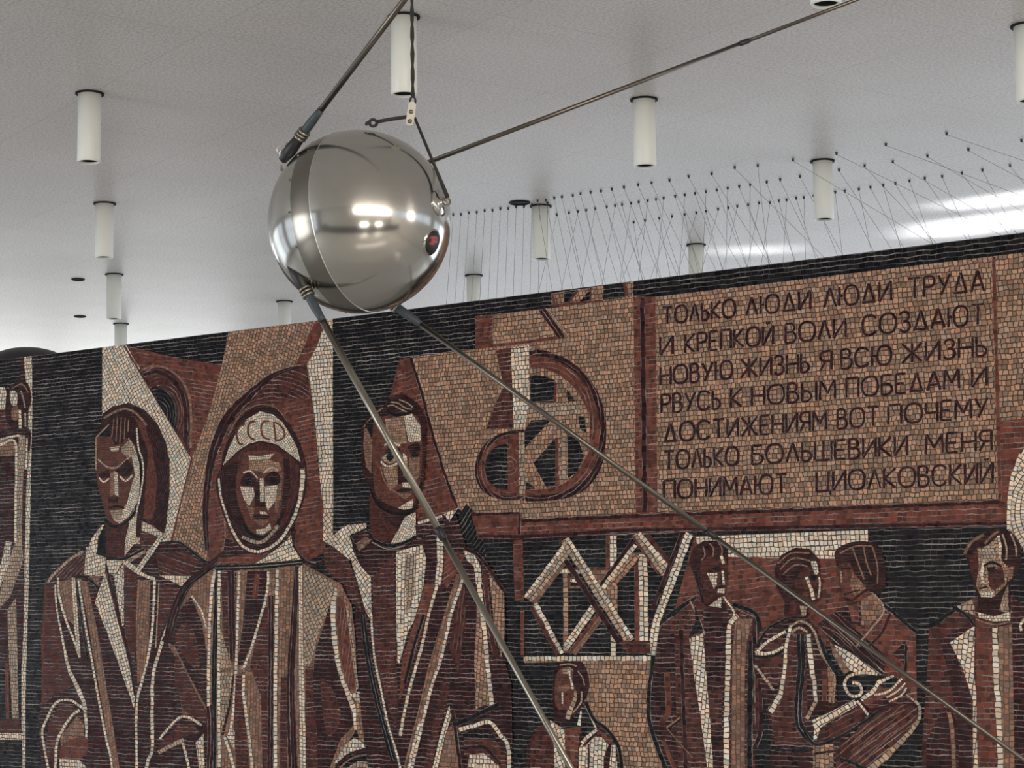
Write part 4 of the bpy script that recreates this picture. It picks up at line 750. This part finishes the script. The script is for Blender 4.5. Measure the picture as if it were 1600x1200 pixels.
Fl(h8, 'G', [(450, 960), (480, 890), (482, 1050), (430, 1040)]); Fl(h8, 'W', [(308, 1046), (400, 1070), (492, 1044), (492, 1092), (400, 1098), (320, 1078)]); St(h8, 'P', [(300, 1085), (400, 1115), (490, 1098)], 3)

# ---- build the mural as one thing
ORG = on_wall(0, -TOPZ, 0)
mural = thing('mosaic_mural', 'red, black and white tesserae mural with stern figures covering the free-standing wall', 'mural', ORG)
def mosaic_obj(name, parts, parent, label=None):
    vs, fs, uvs, cols, pols = [], [], [], [], []
    for p in parts:
        for P, UV, c, ly, pol in SHAPES.pop(p):
            b = len(vs); off = .002 + ly * .00004
            a2 = sum(P[i][0] * P[(i + 1) % len(P)][1] - P[(i + 1) % len(P)][0] * P[i][1] for i in range(len(P)))
            if a2 < 0: P, UV = P[::-1], UV[::-1]
            vs += [on_wall(u, v, off) - ORG for u, v in P]; fs.append(range(b, b + len(P))); uvs += UV; cols += [c] * len(P); pols += [pol] * len(P)
    me = bpy.data.meshes.new(name); me.from_pydata(vs, [], fs)
    me.uv_layers.new(name='tile'); me.color_attributes.new('pigment', 'FLOAT_COLOR', 'CORNER'); me.color_attributes.new('polar', 'FLOAT_COLOR', 'CORNER')
    ul = me.uv_layers['tile']; ca = me.color_attributes['pigment']; pl = me.color_attributes['polar']
    for i, (t, c, q) in enumerate(zip(uvs, cols, pols)): ul.data[i].uv = t; ca.data[i].color = c; pl.data[i].color = q
    o = link(name, me, 'mosaic', parent)
    if label: o['label'] = label
    return o
mosaic_obj('background_field', [A], mural)
mosaic_obj('border_ornament', [O], mural, 'small square ornament breaking the black top border')
mosaic_obj('letter_emblem', [E_], mural, 'round letter emblem of tan bars on black inside a red arc')
mosaic_obj('girder_motif', [Gd], mural, 'crossed pale girders on black')
ip = mosaic_obj('inscription_panel', [I_], mural, 'tan panel with seven lines of dark Cyrillic capitals')
for i in range(WN): mosaic_obj('lettering', ['lettering_%d' % (i + 1)], ip)
FL = ['man cut off by the left edge of the picture', 'man with a fringe and an open white collar', 'cosmonaut in a helmet and a pale striped suit', 'man with swept hair and a coat with white lapels',
      'small bearded man low in the middle', 'young man in a long coat beside the girders', 'woman with one arm in a sling', 'long-haired person facing left behind the woman', 'man with striped hair at the right edge']
for i, l in enumerate(FL):
    o = mosaic_obj('cosmonaut_figure' if i == 2 else 'woman_figure' if i == 6 else 'person_figure' if i == 7 else 'man_figure', [fig(i)], mural, l)
    mosaic_obj('helmet' if i == 2 else 'head', ['head_%d' % i], o)

# ------------------------------------------------------------------ tubular ceiling lights
H = ZC - EYE.z
LEN, GX, GY, CX, CY, RX, RY = .1388 * H, -.8275 * H, 3.7067 * H, .5509 * H, .0488 * H, -.1946 * H, 1.0561 * H
def lamp_at(c, r): return Vector((GX + c * CX + r * RX, GY + c * CY + r * RY, ZC))
LR = .073
def make_lamp():
    t = thing('ceiling_light', '', 'light')
    b = bmesh.new(); lathe(b, [(LR, 0), (LR, -LEN + .006), (LR - .004, -LEN), (LR - .012, -LEN), (LR - .012, -LEN + .05), (LR - .012, 0)], (0, 0, 0), (0, 0, 1), closed=True); link('tube_shade', b, 'white_enamel', t, True)
    b = bmesh.new(); lathe(b, [(LR + .001, -.001), (LR + .017, -.001), (LR + .017, -.010), (LR + .001, -.010)], (0, 0, 0), (0, 0, 1), closed=True); link('ceiling_ring', b, 'dark', t)
    b = bmesh.new(); lathe(b, [(0, -LEN + .09), (LR - .02, -LEN + .09), (LR - .014, -LEN + .012), (LR - .018, -LEN + .012), (LR - .03, -LEN + .08), (0, -LEN + .08)], (0, 0, 0), (0, 0, 1)); bf = link('baffle', b, 'dark', t, True)
    b = bmesh.new(); lathe(b, [(0, -LEN + .03), (.022, -LEN + .035), (.034, -LEN + .055), (.03, -LEN + .082), (0, -LEN + .084)], (0, 0, 0), (0, 0, 1), 24); link('bulb', b, 'bulb', t, True)
    return t
LAMPS = [(0, 0, 'white tube ceiling light upper left, foremost of the left column of tubes'),
 (0, 1, 'white tube ceiling light, second from the front in the left column'),
 (0, 2, 'white tube ceiling light, third in the left column, hanging clear above the mural'),
 (0, 3, 'white tube ceiling light, farthest in the left column, foot hidden by the mural edge'),
 (1, -.5, 'large white tube ceiling light behind the satellite hanging cord'),
 (1, 2.5, 'white tube ceiling light poking over the mural at the lower left of the sphere'),
 (2, -1, 'white tube ceiling light at the top edge, only its open lower end showing'),
 (2, 0, 'white tube ceiling light right of the sphere, above the thread sculpture'),
 (2, 1, 'white tube ceiling light beside the dark ceiling hole, seen through threads'),
 (2, 2, 'white tube ceiling light just right of the sphere, foot hidden behind the mural'),
 (3, -.5, 'white tube ceiling light cut by the right edge of the picture'),
 (3, .5, 'white tube ceiling light among the threads, above the right end of the inscription'),
 (3, 1.5, 'white tube ceiling light behind threads, its foot hidden above the inscription start')]
proto = make_lamp(); kids = list(proto.children)
for i, (c, r, lab) in enumerate(LAMPS):
    if i == 0: o = proto
    else:
        o = proto.copy(); COL.objects.link(o)
        for k in kids:
            q = k.copy(); COL.objects.link(q); q.parent = o
    o.location = lamp_at(c, r); o['label'] = lab; o['group'] = 'tubular ceiling lights'

# recessed round holes in the ceiling
for x, y, r_, lab in ((812, 316, .07, 'dark round recessed spot in the ceiling beside a white tube, right of the sphere'), (122, 436, .05, 'small dark recessed spot in the ceiling at left, nearer of two'), (125, 494, .05, 'small dark recessed spot in the ceiling at left, farther of two')):
    t = thing('recessed_spotlight', lab, 'spotlight', at_z(x, y, ZC), 'recessed ceiling spots')
    b = bmesh.new(); lathe(b, [(r_, -.001), (r_ + .018, -.001), (r_ + .012, -.012), (r_, -.012)], (0, 0, 0), (0, 0, 1), 32, True); link('rim', b, 'dark', t)
    b = bmesh.new(); lathe(b, [(0, -.002), (r_, -.002), (r_, -.006), (0, -.006)], (0, 0, 0), (0, 0, 1), 32); link('recess', b, 'dark', t)

# ------------------------------------------------------------------ hanging satellite
SD, SR = 6.08, .29
SP = at_depth(562, 347, SD)
def V(r, u, t): return RIGHT * r + UP * u - fwd * t        # right, up, towards the viewer
NAX = V(.885, .165, .435).normalized()
sat = thing('satellite', 'polished metal sphere satellite model with four long rod antennas hanging from the ceiling', 'satellite', SP)
def ball(a0, a1, r_, n=40):
    b = bmesh.new(); lathe(b, [(r_ * math.sin(math.radians(a0 + (a1 - a0) * i / n)), r_ * math.cos(math.radians(a0 + (a1 - a0) * i / n))) for i in range(n + 1)], (0, 0, 0), NAX, 128); return b
link('rear_shell', ball(0, 90, SR), 'alu', sat, True)
link('front_shell', ball(105, 180, SR), 'alu', sat, True)
belt = link('joint_belt', ball(90, 105, SR * 1.001), 'alu_dull', sat, True)
b = bmesh.new(); torus(b, (0, 0, 0), NAX, SR * 1.001, .0016, 160, 8); link('seam', b, 'seam', sat, True)
# suspension lug on the rear pole
b = bmesh.new(); p = NAX * SR
lathe(b, [(0, -.002), (.042, -.004), (.042, .001), (.030, .006), (.012, .008), (.010, .018), (.007, .022), (0, .022)], p, NAX, 32); lug = link('suspension_lug', b, 'alu', sat, True)
LUGP = p + NAX * .014 + V(0.0, 0.0, .0)
b = bmesh.new(); torus(b, LUGP + NAX * .012, V(.2, .3, .9), .012, .003, 20, 8); link('lug_ring', b, 'bolt', lug, True)
# oval badge
bd = V((678 - 562) / 143.0, (347 - 384) / 143.0, 0); bd = bd + V(0, 0, math.sqrt(max(0, 1 - bd.length_squared)))
def oval(r0_, r1_, d0, d1, ax=1.0):
    b = bmesh.new(); nrm = bd.normalized(); ey = (UP - nrm * UP.dot(nrm)).normalized(); ex = ey.cross(nrm)
    ring = []
    for r_, d in ((0, d1), (r1_, d1), (r1_ + .001, d0)):
        ring.append([b.verts.new(nrm * (SR + d - (r_ * r_) / (2 * SR)) + ex * math.cos(t) * r_ * ax + ey * math.sin(t) * r_) for t in [2 * math.pi * i / 40 for i in range(40)]])
    for q0, q1 in zip(ring, ring[1:]):
        for i in range(40): b.faces.new((q0[i], q0[(i + 1) % 40], q1[(i + 1) % 40], q1[i]))
    bmesh.ops.remove_doubles(b, verts=b.verts, dist=1e-5); return b
bdg = link('badge', oval(0, .042, -.002, .003, .95), 'alu', sat, True); bdg['label'] = 'oval dark and red badge with a bright rim'
fld = link('badge_field', oval(0, .036, .001, .0045, .93), 'black', bdg, True)
nrm = bd.normalized(); ey = (UP - nrm * UP.dot(nrm)).normalized(); ex = ey.cross(nrm); b = bmesh.new()
for cx_, cy_, sx_, sy_ in ((0, .014, .022, .0065), (.004, .003, .020, .005), (-.006, -.004, .014, .0035)):
    vs = [b.verts.new(nrm * (SR + .0052 - ((cx_ + math.cos(t) * sx_) ** 2 + (cy_ + math.sin(t) * sy_) ** 2) / (2 * SR)) + ex * (cx_ + math.cos(t) * sx_) + ey * (cy_ + math.sin(t) * sy_)) for t in [2 * math.pi * i / 24 for i in range(24)]]
    b.faces.new(vs); vs2 = [b.verts.new(v.co - nrm * .003) for v in vs]
    for i in range(24): b.faces.new((vs[i], vs[(i + 1) % 24], vs2[(i + 1) % 24], vs2[i]))
link('badge_mark', b, 'red', bdg)
# small plug at the bottom and screws along the belt
for k in range(16):
    b = bmesh.new(); x, y, d = frame_of(NAX); t = 2 * math.pi * k / 16; e = (x * math.cos(t) + y * math.sin(t)); q = (e * math.sin(math.radians(106.5)) + NAX * math.cos(math.radians(106.5)))
    lathe(b, [(0, .003), (.0035, .003), (.0045, -.001)], q * SR, q, 10); link('screw', b, 'bolt', belt)
# antennas: base point, direction, half length before the joint
def antenna(base, tip_px, d_tip, joint, rbase, mode, mk=True):
    P0 = base; P1 = at_depth(*tip_px, d_tip) - SP; D = (P1 - P0).normalized()
    b = bmesh.new(); js = joint
    tube(b, [P0 + D * .16, P0 + D * js], [rbase, rbase * .92], 14); tube(b, [P0 + D * (js - .002), P1], [rbase * .84, rbase * .78], 14)
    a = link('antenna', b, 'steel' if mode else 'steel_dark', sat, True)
    out = P0.normalized()
    b = bmesh.new(); tube(b, [P0 - D * .05, P0 - D * .005, P0 + D * .05, P0 + D * .055], [.014, .021, .0165, .012], 20); link('insulator', b, 'black', a, True)
    b = bmesh.new()
    for q in (.052, .064, .076): torus(b, P0 + D * q, D, .0165, .005, 20, 8)
    link('clamp_rings', b, 'steel', a, True)
    b = bmesh.new(); tube(b, [P0 + D * .05, P0 + D * .08, P0 + D * .12, P0 + D * .155, P0 + D * .172], [.012, .0145, .0145, .012, rbase + .001], 18); link('sleeve', b, 'tape', a, True)
    b = bmesh.new(); tube(b, [P0 + D * (js - .02), P0 + D * (js - .015), P0 + D * (js + .015), P0 + D * (js + .02)], [rbase + .0005, rbase + .0016, rbase + .0016, rbase * .7], 16); link('joint_collar', b, 'black', a, True)
    return a
def surf(x, y, t=None, k=1.0):
    r, u = (x - 562) / 143.0, (347 - y) / 143.0
    tt = math.sqrt(max(0, k * k - r * r - u * u)) if t is None else t
    return V(r * SR, u * SR, tt * SR)
antenna(surf(458, 236, .18), (757, -165), SD - .55, 1.02, .0098, 0)
antenna(surf(472, 434, .45), (1042, 1470), SD - .75, .94, .0112, 1)
antenna(surf(585, 270, -.82), (1560, -85), SD + .55, 1.33, .0078, 0)
antenna(surf(585, 455, -.63), (1905, 1408), SD - .25, 1.33, .0088, 0)
# stand-off bracket left of the upper insulator
b = bmesh.new(); tube(b, [surf(441, 268, .05), surf(440, 240, .1), surf(452, 226, .15)], .004, 10); torus(b, surf(440, 236, .1), V(.3, 0, 1), .012, .0012, 20, 6); link('cable_bracket', b, 'alu', sat, True)

# ------------------------------------------------------------------ suspension
CL = at_depth(642, 180, SD - .06)
sus = thing('suspension_cord', 'dark twisted cord with pale clamp plate holding up the metal sphere', 'cord', CL)
def spx(x, y, d=SD - .06): return at_depth(x, y, d) - CL
top = at_z(646, -60, ZC) ; top = Vector((CL.x + .002, CL.y, ZC)) - CL
b = bmesh.new(); knot = spx(645, 150)
st = [knot + (top - knot) * (i / 60) for i in range(61)]
for ph in (0, math.pi):
    tube(b, [p_ + (RIGHT * math.cos(i * 1.3 + ph) + fwd * math.sin(i * 1.3 + ph)) * .0030 for i, p_ in enumerate(st)], .0040, 8)
link('cord', b, 'cord', sus, True)
b = bmesh.new(); torus(b, spx(645, 158), V(0.3, 0, 1), .014, .0035, 24, 8, .6); link('cord_loop', b, 'cord', sus, True)
b = bmesh.new(); cx_, ey_ = spx(642, 180), (spx(645, 160) - spx(640, 196)).normalized(); ex_ = ey_.cross(-fwd).normalized()
outline = [cx_ + ex_ * math.cos(t) * .0125 + ey_ * (math.sin(t) * .0125 + (.030 if math.sin(t) > 0 else -.022)) for t in [2 * math.pi * (i + .5) / 32 for i in range(32)]]
fr = [b.verts.new(q - fwd * .006) for q in outline]; bk = [b.verts.new(q + fwd * .006) for q in outline]
b.faces.new(fr); b.faces.new(bk[::-1])
for i in range(32): b.faces.new((fr[i], bk[i], bk[(i + 1) % 32], fr[(i + 1) % 32]))
cp = link('clamp_plate', b, 'clamp', sus); cp['label'] = 'pale clamp plate with two bolts'
for yy in (.010, -.020):
    b = bmesh.new(); lathe(b, [(0, .011), (.004, .011), (.0068, .008), (.0068, .005), (0, .004)], cx_ + ey_ * yy, -fwd, 18); link('bolt', b, 'bolt', cp, True)
b = bmesh.new(); tube(b, [spx(640, 182), spx(606, 187), spx(588, 190.5)], .0058, 10); torus(b, spx(583, 192), V(.1, .35, 1), .0115, .005, 24, 8); tube(b, [spx(577, 191), spx(573, 192), spx(572, 196)], .005, 8); link('eye_rod', b, 'cord', sus, True)
b = bmesh.new(); q0 = spx(648, 184); q1 = SP + LUGP + NAX * .016 - CL + UP * .012
tube(b, [q0, q0 * .4 + q1 * .6, q1], [.0045, .005, .0068], 10); link('sling_rod', b, 'cord', sus, True)

# ------------------------------------------------------------------ thread sculpture behind the wall
ts = thing('thread_sculpture', 'fan of fine grey threads strung from ceiling hooks down behind the mural wall', 'thread sculpture', on_wall(2.0, -TOPZ, -1.2))
TO = ts.location.copy()
def topy(x): return 563 - .125 * x
def behind(x, y, d):
    r = ray(x, y); q = WP - EN * d; t = ((q - EYE).dot(EN)) / r.dot(EN); return EYE + r * t
HK = []
for i in range(13): HK.append((708 + i * 12.3, 334 - i * 1.55 + (i % 2), -14 + i))
for x, y in ((840, 312), (853, 311), (866, 308), (878, 306), (895, 304), (907, 301), (923, 299), (939, 297), (956, 294), (975, 291), (997, 287), (1018, 284), (1046, 280), (1076, 274), (1112, 270)): HK.append((x, y, 30 + (x - 840) * .32))
for x, y, d in ((1148, 260, 180), (1184, 257, 22), (1239, 248, 280), (1307, 238, 330), (1384, 224, 420), (1479, 207, 460)): HK.append((x, y, d))
for i, x in enumerate((870, 889, 903, 916, 930, 948, 961, 972, 986, 998, 1012, 1025, 1037, 1055, 1070, 1086, 1103, 1120, 1137, 1155, 1172)): HK.append((x, 334 - (x - 870) * .155, (30 + i * 2) if i % 2 else (-40 + i * 2)))
for x, y, d in ((1198, 283, 60), (1219, 279, 80), (1250, 274, 90), (1311, 264, 110), (1351, 257, 150), (1395, 251, 260), (1449, 242, 260), (1513, 232, 280), (1596, 218, 300)): HK.append((x, y, d))
for i, x in enumerate((990, 1008, 1030, 1050, 1070, 1088, 1103, 1122, 1138, 1152, 1169, 1186)): HK.append((x, 346 - (x - 990) * .155, (20 + i * 3) if i % 2 == 0 else (-60 + i * 3)))
for i, (x, y) in enumerate(((1203, 315), (1217, 312), (1229, 311), (1244, 308), (1256, 307), (1271, 304), (1305, 299), (1320, 297), (1342, 294), (1360, 291), (1380, 288), (1399, 285), (1421, 281), (1445, 277), (1472, 274), (1503, 269), (1535, 264), (1578, 257))): HK.append((x, y, -20 + 6 * i if i % 2 == 0 else 30 + 5 * i))
for x, y, d in HK:
    a = at_z(x, y, ZC); xe = x + d; e = behind(xe, topy(xe) + 45, 1.6)
    b = bmesh.new(); tube(b, [a - TO - Vector((0, 0, .016)), e - TO], .0014, 5); th = link('thread', b, 'string', ts)
    b = bmesh.new(); lathe(b, [(0, -.022), (.007, -.019), (.0095, -.013), (.007, -.006), (.012, -.002), (.012, -.0005), (0, -.0005)], a - TO, (0, 0, 1), 10); link('hook', b, 'hook', th)
b = bmesh.new()
ra, rb = behind(600, topy(600) + 50, 1.6), behind(2050, topy(2050) + 50, 1.6)
tube(b, [ra - TO, rb - TO], .02, 10)
for q in (ra, rb, (ra + rb) / 2): tube(b, [q - TO, Vector((q.x, q.y, 0.001)) - TO], .03, 10)
link('lower_rail', b, 'hook', ts)

# ------------------------------------------------------------------ dark domed exhibit beyond the wall, far left
dp = at_depth(44, 560, 18.6); dz = at_depth(50, 543, 18.6).z
dm = thing('domed_capsule', 'dark grey dome-topped capsule rising behind the mural at far left', 'capsule', (dp.x, dp.y, 0))
b = bmesh.new(); lathe(b, [(.40 * math.cos(t), dz - .18 + .18 * math.sin(t)) for t in [math.pi / 2 * i / 16 for i in range(16)]] + [(0, dz)], (0, 0, 0), (0, 0, 1), 64); link('dome', b, 'dome', dm, True)
b = bmesh.new(); lathe(b, [(0, dz - .19), (.40, dz - .19), (.42, dz - .22), (.42, dz - .30), (.40, dz - .34), (.38, .9), (.46, .86), (.46, .8), (0, .8)], (0, 0, 0), (0, 0, 1), 64); link('body', b, 'alu_dull', dm)
b = bmesh.new(); lathe(b, [(0, .8), (.5, .8), (.6, .05), (.6, 0), (0, 0)], (0, 0, 0), (0, 0, 1), 48); link('plinth', b, 'plaster', dm)
